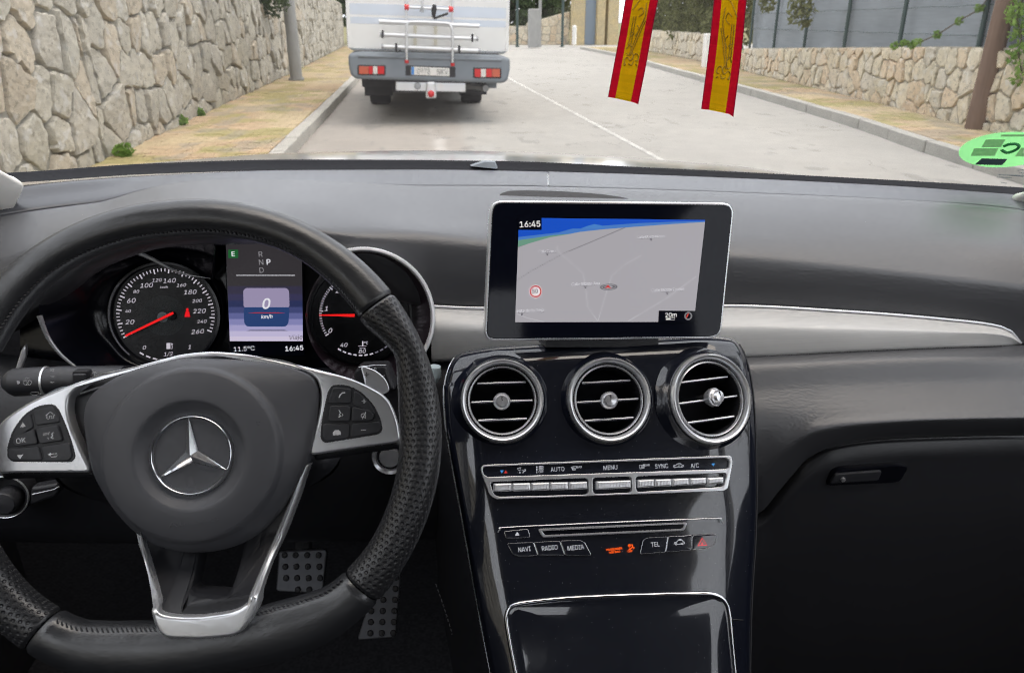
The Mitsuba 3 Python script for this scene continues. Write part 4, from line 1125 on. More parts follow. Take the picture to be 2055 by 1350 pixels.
ic_w += [pstroke(fk, spl([(47, 766), (52, 762), (58, 762), (63, 766), (60, 772), (50, 772)], 5, True), 1.0, 0.0), pstroke(fk, [(51, 763), (58, 772)], 1, 0.0), pstroke(fk, [(59, 763), (52, 772)], 1, 0.0), pflat(fk, [(34, 771), (40, 769), (40, 765), (34, 763)], 0.0), pstroke(fk, spl([(50, 760), (53, 757), (56, 759), (59, 757)], 4), 0.9, 0.0)]
ic_w += [pstroke(fk, spl([(62, 787), (77, 787), (74, 792), (65, 792)], 4, True), 0.9, 0.001), pflat(fk, [(80, 791), (84, 790), (80, 788)], 0.001)]
ic_w += [pstroke(fk2, [(101, y), (109, y)], 1.2, 0.0005) for y in (741, 743.5, 755, 767)]
ic_w += [pstroke(fk2, [(185, 748), (190, 746), (194, 748)], 1.0, 0.0005), pstroke(fk2, [(190, 746), (190, 753)], 1.0, 0.0005), pstroke(fk2, [(186, 757), (193, 757)], 1.2, 0.0005)]
add(kx, 'symbols', join(ic_w), 'print_white', False, kind='stuff')
kg = thing('gear_lever', 'short column gear lever behind the right paddle', 'gear lever')
fgl = Fr(atY(752, 760, 0.72), (-0.05, -0.97, 0.22))
add(kg, 'body', slab(fgl, rpoly(fgl.hits([(712, 778), (796, 782), (776, 734), (722, 737), (711, 745)]), 0.004), -0.03, 0.004, 0.003, 2), 'soft_black', 40)
add(kg, 'chrome_edge', tube([fgl.w(fgl.hit(x, y, 0.005), 0.005)[0] for x, y in ((720, 736.5), (745, 733.5), (775, 732.5))], 0.0007, 6), 'chrome', 60)
add(kg, 'symbols', join([text(fgl, '0', (753, 740), 6, 0.0046), pstroke(fgl, [(767, 755), (772, 753)], 1.2, 0.0046)]), 'print_white', False)
add(kg, 'knob', tube([atY(862, 760, 0.74), atY(872, 750, 0.74), atY(873, 735, 0.74)], [0.009, 0.008, 0.006], 16), 'pale_hub', 60)
sb = thing('start_button', 'round silver ringed start button half hidden behind the wheel rim', 'button')
fs_ = Fr(atY(783, 925, 0.755), (-0.1, -0.97, 0.2))
ss_ = np.linalg.norm(fs_.hit(784, 925) - fs_.hit(783, 925))
add(sb, 'ring', rev(fs_, fs_.hit(783, 915), [(36 * ss_, -0.01), (36 * ss_, 0.004), (34 * ss_, 0.006), (28 * ss_, 0.005), (27 * ss_, 0.0)], 60), 'soft_chrome', 40)
add(sb, 'cap', rev(fs_, fs_.hit(783, 915), [(0, 0.006), (19 * ss_, 0.0055), (21 * ss_, 0.004), (21 * ss_, -0.004)], 50), 'soft_chrome', 40)
add(sb, 'gap', rev(fs_, fs_.hit(783, 915), [(20 * ss_, 0.0), (29 * ss_, 0.0)], 50), 'matt_black', 40)
ls = thing('light_switch', 'dark rotary light switch low on the dashboard left of the wheel', 'switch')
fls = Fr(atY(20, 1000, 0.73), (0.1, -0.97, 0.2))
sl = np.linalg.norm(fls.hit(21, 1000) - fls.hit(20, 1000))
add(ls, 'bezel', rev(fls, fls.hit(12, 995), [(50 * sl, -0.02), (50 * sl, 0.002), (47 * sl, 0.004), (42 * sl, 0.003), (40 * sl, -0.006), (0, -0.006)], 60), 'soft_black', 40)
add(ls, 'bezel_line', rev(fls, fls.hit(12, 995), [(49.5 * sl, 0.0028), (48 * sl, 0.0045), (46.5 * sl, 0.0042)], 60), 'soft_chrome', 50)
add(ls, 'knob', rev(fls, fls.hit(18, 1000), [(0, 0.016), (22 * sl, 0.015), (26 * sl, 0.012), (28 * sl, -0.004)], 50), 'button_plastic', 40)
add(ls, 'panel', slab(fls, rpoly(fls.hits([(62, 1012), (64, 975), (120, 966), (122, 985), (112, 996)]), 0.004), -0.01, 0.004, 0.003), 'soft_black', 40)
add(ls, 'button_line', tube([fls.w(fls.hit(x, y, 0.005), 0.0045)[0] for x, y in ((64, 992), (108, 982), (118, 976))], 0.0007, 6), 'soft_chrome', 60)

# pedals
for nm, lab, D, poly, dots in (('brake_pedal', 'wide metal brake pedal with black rubber studs under the wheel', 1.02, [(553, 1186), (648, 1190), (657, 1100), (560, 1104)], [(x + 1.5 * r, 1113 + 23 * r + 0.0 * x) for r in range(4) for x in (572, 594, 617, 640)]),
                               ('accelerator_pedal', 'tall metal accelerator pedal with black rubber studs beside the console', 0.98, [(716, 1284), (794, 1278), (806, 1130), (775, 1146), (752, 1190), (735, 1225)], [(795 - 0.9 * r * 1.2 - c * 23.0, 1158 + 22.2 * r) for r in range(6) for c in range(3)])):
    key = thing(nm, lab, 'pedal')
    fp_ = Fr(atD(*np.mean(poly, 0), D), (-0.05, -0.80, 0.55))
    pp = rpoly(fp_.hits(poly), 0.006)
    add(key, 'plate', slab(fp_, pp, -0.008, 0.002, 0.002, 2, bottom=True), 'steel_pedal', 40)
    s_ = np.linalg.norm(fp_.hit(601, 1150) - fp_.hit(600, 1150))
    from shapely.geometry import Point
    P_ = Polygon(fp_.hits(poly)).buffer(-5 * s_)
    for x, y in dots:
        c = fp_.hit(x, y)
        if P_.contains(Point(*c)):
            add(key, 'stud', rev(fp_, c, [(0, 0.0055), (5 * s_, 0.005), (6.4 * s_, 0.002)], 18), 'rubber', 40)
    c = fp_.w(pp.mean(0)[None], -0.01)[0]
    add(key, 'arm', tube([c, c + (0, 0.10, 0.12), c + (0, 0.14, 0.30)], 0.012, 8), 'matt_black', 40)
lowp = fp_

# ================================================================== STEERING WHEEL
sw = thing('steering_wheel', 'black leather steering wheel with silver spokes and a round star badge', 'steering wheel')
tw = math.radians(26)
fw = Fr(atD(385, 885, 0.592), (0, -math.cos(tw), math.sin(tw)), roll=math.radians(3.6))
k = 0.592 / FX
RO = PchipInterpolator([0, 8, 18, 31, 43, 60, 90, 120, 150, 180], np.array([458, 461, 472, 489, 494, 497, 500, 499, 495, 490]) * k)
RI = PchipInterpolator([0, 20, 31, 36, 44, 55, 75, 90, 100, 107, 113, 119, 125, 150, 165, 180], np.array([345, 360, 383, 396, 404, 410, 412, 414, 424, 436, 424, 412, 414, 424, 420, 416]) * k)
RIU = PchipInterpolator([115, 125, 150, 165, 180], np.array([412, 414, 424, 420, 416]) * k)


def rim(a0, a1, n, ri, K=32, depth=0.0165, crown=0.0):
    """One stretch of the rim from angle a0 to a1 (degrees from straight down, positive to the right)."""
    rings, uv = [], []
    for i, a in enumerate(np.linspace(a0, a1, n)):
        ro, r1 = float(RO(abs(a))), float(ri(abs(a)))
        c, hw = (ro + r1) / 2, (ro - r1) / 2
        e = min(i, n - 1 - i) / (n - 1) * abs(a1 - a0) * math.pi / 180 * c
        sh = 1 - 0.10 * (1 - min(1.0, e / 0.0025)) ** 2
        ring = []
        for t in np.linspace(0, 2 * math.pi, K, endpoint=False):
            cx, sx = math.cos(t), math.sin(t)
            q = abs(cx) ** (2 / 2.25) * (1 if cx > 0 else -1), abs(sx) ** (2 / 2.25) * (1 if sx > 0 else -1)
            r = c + hw * q[0] * sh
            h = depth * q[1] * sh
            ring.append((r * math.sin(math.radians(a)), -r * math.cos(math.radians(a)), h))
        rings.append(ring)
    R = np.array(rings)
    # texture coordinates run along the rim and round it
    U = np.repeat(np.radians(np.linspace(a0, a1, n))[:, None] * 0.175, K + 1, 1)
    R = np.concatenate([R, R[:, :1]], 1)
    V = np.r_[0, np.cumsum(np.linalg.norm(np.diff(R[n // 2], axis=0), axis=1))][None].repeat(n, 0)
    P = fw.o + R[..., :1] * fw.u + R[..., 1:2] * fw.v + R[..., 2:] * fw.n
    m = loft(P, False)
    return m, np.stack([U.ravel(), V.ravel()], 1)


G0, G1 = 43.0, 121.0
m, uv = rim(G1 + 0.15, 360 - G1 - 0.15, 200, lambda a: RIU(a if a <= 180 else 360 - a), 40)


def rim2(a0, a1, n, ri):
    return rim(a0, a1, n, ri)


def wrap(fn):
    return lambda a: fn(a if a <= 180 else 360 - a)


RO_ = RO
RO = wrap(RO_)
m, uv = rim(G1 + 0.15, 360 - G1 - 0.15, 200, wrap(RIU), 40)
add(sw, 'upper_rim', m, 'wheel_leather', True, uv=uv)
m, uv = rim(-G0 + 0.15, G0 - 0.15, 90, RI, 40)
add(sw, 'lower_rim', m, 'wheel_leather', True, uv=uv)
for s, nm in ((1, 'grip'), (-1, 'grip')):
    m, uv = rim(s * (G0 + 0.15), s * (G1 - 0.15), 140, RI, 56)
    add(sw, nm, m, 'perforated_leather', True, uv=uv)
rim_pt = lambda a, r, h: fw.w(np.array([[r * math.sin(math.radians(a)), -r * math.cos(math.radians(a))]]), h)[0]
sts = []
for a in np.arange(G1 + 2, 360 - G1 - 2, 1.15):
    r = float(wrap(RIU)(a))
    p, q_ = rim_pt(a, r + 0.0012, 0.0095), rim_pt(a + 0.8, r + 0.0022, 0.0110)
    sts.append(tube([p, (p + q_) / 2 + 0.0007 * fw.n, q_], 0.00055, 5))
for a in np.arange(-G0 + 2, G0 - 2, 1.3):
    r = float(RI(abs(a)))
    p, q_ = rim_pt(a, r + 0.0020, 0.0100), rim_pt(a + 0.9, r + 0.0030, 0.0115)
    sts.append(tube([p, (p + q_) / 2 + 0.0007 * fw.n, q_], 0.00055, 5))
add(sw, 'stitching', join(sts), 'soft_black', 60)

HB = -0.026           # the spokes sit behind the rim's front
FWH = lambda pts, h=HB: fw.hits(pts, h)
mirror = lambda p: np.column_stack([-p[:, 0], p[:, 1]])[::-1]


def sym(px_pts, h=HB):
    """Right half given as pixels, starting and ending on the axis: the closed, mirrored outline."""
    r = FWH(px_pts, h)
    return np.vstack([r, mirror(r)])


axis_x = 0.0
def symx(px_pts, h=HB):
    r = FWH(px_pts, h)
    r[:, 0] -= axis_x
    full = np.vstack([r, mirror(r)])
    full[:, 0] += axis_x
    return full


def turn_left(p):
    """The left arm sits a little higher: the wheel is not held quite level."""
    p = np.array(p, float)
    w = np.clip((-p[:, 0] - 0.02) / 0.07, 0, 1)
    w = w * w * (3 - 2 * w)
    return p + np.stack([-0.004 * w, 0.0095 * w * np.clip(-p[:, 0] / 0.11, 0, 1.3)], 1)


outer = [(372, 705), (409, 704.5), (481, 709), (554, 722), (626, 739), (698, 758), (751, 782), (778, 803), (795, 840), (801, 870), (802, 883), (796, 888), (740, 896), (680, 905), (628, 913), (622, 910), (622, 897)]
inner = [(630, 868), (640, 825), (643, 796), (640, 775), (628, 755), (578, 731), (530, 723), (481, 718), (409, 715), (372, 715.5)]
band = symx([*map(tuple, spl(outer[:13], 5)), *outer[13:], *map(tuple, spl(inner, 5))])
ro_ = FWH([*map(tuple, spl(outer[:13], 5)), *outer[13:]])
ri_ = FWH([*map(tuple, spl(inner, 5))])
for a in (ro_, ri_):
    a[:, 0] -= axis_x
clip0 = lambda a, first: np.vstack([[(0.0, a[0 if first else -1, 1])], a[a[:, 0] > 0.012]]) if first else np.vstack([a[a[:, 0] > 0.012], [(0.0, a[-1, 1])]])
ro_, ri_ = clip0(ro_, True), clip0(ri_, False)
ro_[0, 1] = ro_[1, 1] + 0.0004
ri_[-1, 1] = ri_[-2, 1] + 0.0004
band = np.vstack([mirror(ro_), ro_, ri_, mirror(ri_)])
band = resample(band, 420, True)
band = turn_left(band)
add(sw, 'spoke_trim', slab(fw, band, HB - 0.014, HB, 0.0022, 3), 'satin_silver', 40, label='satin silver trim spanning both upper spokes')
back = np.vstack([mirror(ro_), ro_])
back = turn_left(back)
add(sw, 'spoke_back', slab(fw, resample(np.vstack([back + (0, -0.006)]), 200, True), HB - 0.034, HB - 0.012, 0.006, 3, bottom=True), 'soft_black', 40)

# airbag cover: a rounded shield with a raised round boss and a dished centre
HC, HE = -0.0106, -0.022
ec = FWH([(383, 913)], -0.004)[0]
cov = [(385, 717.5), (481, 721), (530, 726), (578, 735), (618, 750), (632, 765), (638, 790), (636, 830), (626, 893), (612, 941), (587, 989), (554, 1037), (506, 1080), (448, 1104), (385, 1110), (327, 1101), (279, 1077), (231, 1028), (193, 971), (178, 931), (169, 880), (165, 838), (170, 808), (184, 788), (204, 771), (235, 754), (270, 740), (325, 725)]
cv2 = resample(spl(FWH(cov, HE)[::-1], 8, True), 180, True)
ang = np.unwrap(np.arctan2(*(cv2 - ec).T[::-1]))
th = np.linspace(0, 2 * math.pi, 180, endpoint=False)
rad = np.linalg.norm(cv2 - ec, axis=1)
o_ = np.argsort(ang % (2 * math.pi))
rho = np.interp(th, (ang % (2 * math.pi))[o_], rad[o_], period=2 * math.pi)
cir = np.stack([np.cos(th), np.sin(th)], 1)
kk = (0.592 + 0.004) / FX


def ringmix(t, r, h):
    R = (rho * (1 - t) + np.minimum(r, rho * 0.985) * t)[:, None]
    return fw.w(ec + cir * R, h)


rc = 177 * kk
rings = [fw.w(ec + cir * rho[:, None], HE - 0.018), fw.w(ec + cir * rho[:, None], HE - 0.005), fw.w(ec + cir * (rho * 0.994)[:, None], HE - 0.0018), fw.w(ec + cir * (rho * 0.980)[:, None], HE + 0.0002),
         ringmix(0.30, rc, HE + 0.0045), ringmix(0.65, rc, HE + 0.0085), ringmix(0.92, rc * 1.01, HE + 0.0108), ringmix(1.0, rc * 1.005, HE + 0.0118), ringmix(1.0, rc * 0.99, -0.0072), ringmix(1.0, rc * 0.965, -0.0048)]
for r, h in ((165, -.0034), (145, -.0016), (125, -.0006), (113, -.0004), (107, -.0010), (104, -.0022), (95, -.0056), (86, -.0076), (80, -.0080), (40, -.0080), (1, -.0080)):
    rings.append(fw.w(ec + cir * r * kk, h))
add(sw, 'airbag_cover', loft(rings), 'hub_plastic', 50)
# emblem
eh = -0.0078
em = add(sw, 'emblem', rev(fw, ec, [(81 * kk, eh - 0.001), (81 * kk, eh + 0.0012), (79.5 * kk, eh + 0.0028), (77 * kk, eh + 0.0034), (74.5 * kk, eh + 0.0026), (73.5 * kk, eh), (73.5 * kk, eh - .002)], 120), 'chrome', 60, label='chrome ring with a three-pointed star')
tips = [ec + 76 * kk * np.array([math.cos(a), math.sin(a)]) for a in np.radians([90, 210, 330])]
val = [ec + 14.5 * kk * np.array([math.cos(a), math.sin(a)]) for a in np.radians([30, 150, 270])]
V = [fw.w(ec[None], eh + 0.0062)[0]] + [fw.w(t[None], eh + 0.0016)[0] for t in tips] + [fw.w(v_[None], eh + 0.0002)[0] for v_ in val]
# valleys: 4 = 30 deg (between tip 90 and 330), 5 = 150 (90/210), 6 = 270 (210/330)
add(em, 'star', mesh(V, [(0, 1, 5), (0, 5, 2), (0, 2, 6), (0, 6, 3), (0, 3, 4), (0, 4, 1)]), 'chrome', False)
hx = -0.0006
horn = []
for cx, cy, s in ((253, 871, 1), (510, 850, 1)):
    horn += [pstroke(fw, [(cx - 12, cy - 7), (cx - 12, cy + 8)], 0.9, hx - .0009), pstroke(fw, spl([(cx - 12, cy - 6), (cx - 2, cy - 3), (cx + 12, cy - 3)], 4), 0.9, hx - .0009), pstroke(fw, spl([(cx - 12, cy + 7), (cx - 2, cy + 3), (cx + 12, cy + 2)], 4), 0.9, hx - .0009), pstroke(fw, [(cx - 3, cy - 3), (cx - 3, cy + 6), (cx + 6, cy + 6), (cx + 6, cy - 3)], 0.8, hx - .0009)]
add(sw, 'horn_symbol', join(horn), 'button_plastic', False, kind='stuff')
add(sw, 'embossed_lettering', text(fw, 'AIRBAG', (388, 1046), 10, -0.0012, wide=1.9, depth=0.0006), 'hub_plastic', False)

# button pads
pad_r = [(667, 772), (693, 771), (722, 783), (750, 811), (765, 842), (768, 862), (761, 871), (652, 888.5), (643, 880), (645, 850), (650, 820), (658, 785)]
btn = {'phone': [(669, 776), (706, 780), (705, 809), (659, 809), (660, 800)], 'plus': [(710.5, 783), (722, 789), (745, 811), (755, 832), (709, 812)], 'voice': [(663, 813), (705, 814.5), (703, 845), (659, 845)],
       'mute': [(708, 815), (745, 824), (752, 834), (748, 843), (706, 845)], 'assistant': [(648, 850), (703, 850), (700, 879), (655, 885), (647, 876)], 'minus': [(706, 849), (763, 845), (765, 862), (760, 868), (704, 877)]}
HP = HB - 0.0005
for s in (1, -1):
    o = FWH(pad_r, HP)
    o[:, 0] -= axis_x
    if s < 0:
        o = mirror(o)
    o = turn_left(o)
    o = rpoly(o, 0.006, 6)
    key = add(sw, 'button_pad', slab(fw, o, HP - 0.001, HP + 0.0012, 0.0006, 2), 'soft_black', 40, label='right-hand pad with call and volume buttons' if s > 0 else 'left-hand pad with arrow and OK buttons')
    for b, pts in btn.items():
        q_ = FWH(pts, HP)
        q_[:, 0] -= axis_x
        if s < 0:
            q_ = mirror(q_)
        q_ = turn_left(q_)
        hh = 0.0036 if b in ('voice', 'mute') else 0.0024
        add(key, 'button', slab(fw, rpoly(q_, 0.0022, 5), HP, HP + hh, 0.0008, 3), 'button_plastic', 40)
hs, hr = HP + 0.0026, HP + 0.0038
sy = []
sy += [pstroke(fw, spl([(681, 798), (682, 793), (688, 788), (693, 788)], 5), 2.4, hs), pstroke(fw, [(726, 805), (735, 805)], 1.4, hs), pstroke(fw, [(730.5, 800.5), (730.5, 809.5)], 1.4, hs), pstroke(fw, [(724, 863), (734, 862.5)], 1.5, hs),
       pstroke(fw, spl([(680, 823), (683, 828), (681, 832), (684, 835), (678, 836)], 5), 1.6, hr), pstroke(fw, spl([(686, 829), (688, 832), (686, 835)], 4), 1.0, hr), pstroke(fw, [(725, 830), (729, 830), (733, 827), (733, 839), (729, 836), (725, 836), (725, 830)], 1.2, hr), pstroke(fw, [(727, 840), (734, 826)], 1.2, hr),
       pflat(fw, [(668, 873), (684, 872), (684, 867), (680, 862.5), (672, 862.5), (668, 867)], hs)]
sy += [pflat(fw, [(40, 857), (52, 855.5), (45.5, 847)], hs), pflat(fw, [(34, 913), (47, 911.5), (40, 921)], hs), text(fw, 'OK', (42, 883.5), 10, hr, rot=0.05),
       pstroke(fw, [(92, 834), (101, 826), (110, 833), (108, 833), (108, 839), (103, 839), (103, 834), (99, 834.5), (99, 840), (94, 840), (94, 834)], 1.2, hs), text(fw, 'OFF', (93, 870.5), 5.2, hr, rot=0.05), pstroke(fw, spl([(108, 867), (104, 871), (106, 875), (102, 877), (108, 880)], 4), 1.6, hr), pstroke(fw, [(96, 877), (97, 881)], 1.4, hr),
       pstroke(fw, [(100, 911), (114, 909.5), (114, 915.5), (103, 916.5)], 1.5, hs), pflat(fw, [(96, 911.5), (102, 907.5), (102, 915)], hs)]
add(sw, 'button_symbols', join(sy), 'print_white', False, kind='stuff')

# lower spoke: silver U frame round a dark dish with a slot
vo = [(1290, 480), (1262, 560), (1250, 600), (1190, 760), (1130, 900), (1095, 1010), (1070, 1085), (1050, 1128), (1020, 1165), (980, 1188), (920, 1197), (845, 1203)]
vi = [(845, 1110), (940, 1097), (990, 1083), (1018, 1066), (1040, 1045), (1068, 980), (1108, 880), (1164, 740), (1234, 570), (1268, 480)]
cpx = lambda L: [(x / 2.0767, 700 + y / 2.0767) for x, y in L]
HV = HB - 0.002
lift_y = lambda y: 0.044 * float(np.clip((y - 1090) / 120, 0, 1)) ** 1.5


def lifted(px_pts):
    return np.array([fw.hit(x, y, HV + lift_y(y)) for x, y in px_pts])


def bend(m):
    """Carries the foot of the spoke forward over the rim."""
    v = np.array(m.vertices)
    lv = (v - fw.o) @ fw.v
    m.vertices = v + np.interp(lv, BV, BD)[:, None] * fw.n
    return m


fine = lambda m: mesh(*trimesh.remesh.subdivide_to_size(m.vertices, m.faces, 0.012))
ys_ = np.linspace(900, 1300, 80)
tab = np.array([(fw.hit(400, y, HV + lift_y(y))[1], lift_y(y)) for y in ys_])
BV, BD = tab[::-1, 0], tab[::-1, 1]
vol = [(845, 1203), (760, 1202), (712, 1199), (682, 1187), (658, 1158), (640, 1105), (620, 1010), (598, 900), (578, 795), (556, 690), (536, 590)]
vil = [(560, 590), (580, 690), (601, 795), (619, 885), (640, 985), (656, 1062), (680, 1098), (760, 1110), (845, 1110)]
vo2, vi2 = lifted(spl(cpx(vo), 6)), lifted(spl(cpx(vi), 6))
inner_full = np.vstack([lifted(spl(cpx(vil), 6))[:-1], vi2])
vfull = np.vstack([vo2[:-1], lifted(spl(cpx(vol), 6)), inner_full])
vfull = resample(vfull, 360, True)
add(sw, 'lower_spoke_frame', bend(slab(fw, vfull, HV - 0.016, HV + 0.004, 0.0026, 4)), 'satin_silver', 40)
dish = inner_full.copy()
slot = lifted(cpx([(800, 300), (1003, 300), (1003, 850), (958, 1008), (945, 1016), (805, 1018), (790, 1005)]))
dp = Polygon(dish).buffer(0.0012).difference(Polygon(slot).buffer(0.001))
for g in getattr(dp, 'geoms', [dp]):
    if g.area > 1e-4:
        oo = resample(np.array(g.exterior.coords)[:-1], 240, True)
        add(sw, 'lower_spoke', bend(fine(slab(fw, oo, HV - 0.03, HV - 0.004, 0.002, 3))), 'soft_black', 40)

# paddles
for nm, pts, h in (('paddle', [(724, 738), (728, 735), (733, 735), (756, 744), (771, 757), (779, 770), (782, 785), (760, 795), (735, 790), (731, 765)], -0.040), ('paddle', [(62, 822), (70, 808), (82, 796), (104, 783), (124, 775.5), (132, 775), (137, 780), (138, 795), (110, 815), (80, 830)], -0.040)):
    add(sw, nm, slab(fw, rpoly(FWH(pts, h), 0.004), h - 0.003, h, 0.0012, 3, bottom=True), 'soft_chrome' if pts[0][0] > 500 else 'camper_grey', 40)
add(sw, 'paddle_symbol', join([pstroke(fw, [(730, 752), (741, 751)], 1.2, -0.0395), pstroke(fw, [(735.5, 746), (736, 758)], 1.2, -0.0395)]), 'soft_black', False)

# ================================================================== CENTRE CONSOLE
cc = thing('centre_console', 'glossy black centre console with three round air vents and rows of buttons', 'centre console')
FR_ = [(945, 1450, 684, 0.764), (918, 1476, 692, 0.730), (901, 1493, 716, 0.7147), (890, 1506, 770, 0.7007), (893, 1513, 830, 0.685), (907, 1517, 920, 0.6618), (922, 1518, 1000, 0.6415), (938, 1516, 1090, 0.619), (952, 1511, 1170, 0.598), (967, 1507, 1250, 0.577), (986, 1505, 1350, 0.5525), (1005, 1503, 1450, 0.527), (1020, 1501, 1520, 0.508)]
F_ = np.array(FR_, float)
g = np.linspace(0, len(F_) - 1, 90)
Fi = PchipInterpolator(np.arange(len(F_)), F_)(g)
S_ = np.sin(np.linspace(-math.pi / 2, math.pi / 2, 81))
fas = []
for L, Rr, y, Y in Fi:
    row = []
    for s in S_:
        e = max(0, (abs(s) - 0.70) / 0.30)
        row.append(atY((L + Rr) / 2 + s * (Rr - L) / 2, y - s * 14 + 6 * e * e * (1 if y < 760 else 0), Y + 0.0095 * e**1.8 + 0.012 * max(0, (abs(s) - 0.965) / 0.035) ** 2))
    fas.append(row)
FAS = loft(np.array(fas), False)
fas_cut = np.ones(len(FAS.faces), bool)
for sgn, nm in ((0, 'edge_line'), (-1, 'edge_line')):
    add(cc, nm, tube([np.array(r[sgn]) + (0, -0.001, 0) for r in fas[10::4]], 0.0011, 6), 'soft_chrome' if sgn == 0 else 'soft_black', 60)
fasY = lambda x, y: FAS.ray.intersects_location([CAM], [ray(x, y) / np.linalg.norm(ray(x, y))])[0][0]


def local(x, y, n, lift=0.0):
    f = Fr(fasY(x, y), n)
    f.o = f.o + f.n * lift
    return f, np.linalg.norm(f.hit(x + 1, y) - f.hit(x, y))


for vi_, (vx, vy, n_, kx_, ky_, label) in enumerate([(1008, 803, (-0.03, -0.87, 0.49), 1007, 805, 'air vent nearest the steering wheel'), (1222, 801.5, (0.02, -0.87, 0.49), 1223, 803, 'middle air vent below the display'), (1425.5, 799.5, (0.14, -0.86, 0.49), 1432, 797, 'air vent nearest the passenger, its knob turned aside')]):
    f, s = local(vx, vy, n_, 0.006)
    c = f.hit(vx, vy)
    fas_cut &= np.linalg.norm(np.stack([(FAS.triangles_center - f.o) @ f.u, (FAS.triangles_center - f.o) @ f.v], 1) - c, axis=1) > 78 * s
    sx = {2: 0.965}.get(vi_, 1.0)
    av = add(cc, 'air_vent', rev(f, c, [(r * s, h) for r, h in ((66, -0.03), (66, -0.004), (64.5, -0.001), (66, 0.0014), (68.2, 0.0008), (69, -0.003), (72, -0.003), (73, 0.003), (75.5, 0.0058), (79, 0.0065), (82.5, 0.0040), (84, -0.002), (84, -0.02))], 110, sx=sx), 'satin_silver', 50, label=label)
    add(av, 'collar', rev(f, c, [(r * s, h) for r, h in ((84.5, 0.0015), (86.5, 0.0005), (89, -0.003), (94, -0.0075), (103, -0.0125))], 110, sx=sx), 'piano_black', True)
    add(av, 'groove', rev(f, c, [(68.8 * s, -0.0022), (72.2 * s, -0.0022)], 90, sx=sx), 'matt_black', False)
    add(av, 'duct', rev(f, c, [(66 * s, -0.002), (62 * s, -0.045), (0.001 * s, -0.045)], 60, sx=sx), 'void_black', 40)
    for dy, hw in ((-36, 49), (1.5, 62), (38, 49)):
        q0, q1 = c + np.array([-hw * s * sx, -dy * s]), c + np.array([hw * s * sx, -dy * s])
        add(av, 'slat', slab(f, np.array([q0 + (0, -0.0022), q1 + (0, -0.0022), q1 + (0, 0.0016), q0 + (0, 0.0016)]), -0.022, -0.0066, 0.0008, 2), 'void_black', 30)
        add(av, 'slat_edge', tube(f.w(np.array([q0, q1]), -0.0058), 0.0011, 8), 'soft_chrome', 60)
    kc = f.hit(kx_, ky_, 0.002)
    fk_ = Fr(f.w(kc[None], -0.004)[0], f.n + (0.45 * f.u if vi_ == 2 else 0 * f.u))
    kn_ = add(av, 'knob', rev(fk_, (0, 0), [(0, 0.0128), (10.5 * s, 0.0122), (11.6 * s, 0.0105), (12.2 * s, 0.009), (16 * s, 0.0075), (17 * s, 0.0055), (17 * s, 0.001), (12 * s, -0.004)], 48), 'soft_chrome', 40)
    add(kn_, 'ridges', join([tube([fk_.w(np.array([[math.cos(a) * 12.6 * s, math.sin(a) * 12.6 * s]]), 0.0092)[0], fk_.w(np.array([[math.cos(a) * 17.1 * s, math.sin(a) * 17.1 * s]]), 0.0060)[0]], 0.0003, 5) for a in np.linspace(0, 2 * math.pi, 44, endpoint=False)]), 'satin_silver', 60)
    add(kn_, 'mark', slab(fk_, np.array([(-0.6 * s, 1 * s), (0.6 * s, 1 * s), (0.6 * s, 10 * s), (-0.6 * s, 10 * s)]), 0.011, 0.0131), 'matt_black', False)
    add(kn_, 'stalk', tube([fk_.o, fk_.o - fk_.n * 0.018], 0.004, 10), 'matt_black', 40)

add(cc, 'fascia', mesh(FAS.vertices, FAS.faces[fas_cut]), 'piano_black', True)

# climate panel
C5 = lambda *L: [(850 + x / 2.894, 660 + y / 2.894) for x, y in L]
C6 = lambda *L: [(850 + x / 2.894, 980 + y / 2.894) for x, y in L]
fcl, s = local(1217, 958, (0.0, -0.857, 0.514), 0.004)
fcl = Fr(fcl.o, fcl.n)
out_ = rpoly(fcl.hits(C5((318, 788), (1782, 733), (1790, 775), (1762, 925), (1735, 940), (420, 987), (385, 965))), 0.009, 7)
c0 = out_.mean(0)
inset = lambda p, d: np.array(Polygon(p).buffer(-d).exterior.coords)[:-1]
hole1 = rpoly(fcl.hits(C5((334, 799), (1766, 746), (1774, 775), (1768, 812), (366, 858), (350, 845))), 0.005, 6)
holes = [hole1]
for L in (((384, 886), (956, 862), (956, 960), (430, 972), (404, 953)), ((978, 862), (1206, 854), (1208, 948), (982, 957)), ((1226, 854), (1758, 834), (1740, 906), (1723, 916), (1232, 945))):
    holes.append(rpoly(fcl.hits(C5(*L)), 0.004, 6))
cp = add(cc, 'climate_panel', slab(fcl, out_, -0.012, 0.003, 0.0006, 3, holes=[resample(h_, 120, True) for h_ in holes]), 'satin_silver', 40)
add(cp, 'label_strip', flat(fcl, inset(hole1, -0.002), -0.001), 'piano_black', False)
for h_ in holes[1:]:
    add(cp, 'button_tray', flat(fcl, inset(h_, -0.003), -0.006), 'soft_black', False)
mat('button_silver', (0.72, 0.73, 0.75), 0.25, 0.65, bump=proc(lambda p, n, uv: dr.sin(p.x * 4200), 2e-4), scale=0.00006)
for x0, x1, ya, yb, n_ in ((404, 952, (896, 884), (945, 930), 5), (1000, 1205, (882, 876), (932, 924), 1), (1240, 1742, (874, 858), (922, 896), 5)):
    for i in range(n_):
        a, b = i / n_, (i + 1) / n_
        X0, X1 = x0 + (x1 - x0) * a + 1.5, x0 + (x1 - x0) * b - 1.5
        Y0 = lambda t: ya[0] + (ya[1] - ya[0]) * t
        Y1 = lambda t: yb[0] + (yb[1] - yb[0]) * t
        q_ = fcl.hits(C5((X0, Y1(a)), (X1, Y1(b)), (X1, Y0(b)), (X0, Y0(a))), 0.002)
        add(cp, 'button', slab(fcl, rpoly(q_, 0.0010, 3), -0.006, 0.0045, 0.0022, 3), 'button_silver', 40)
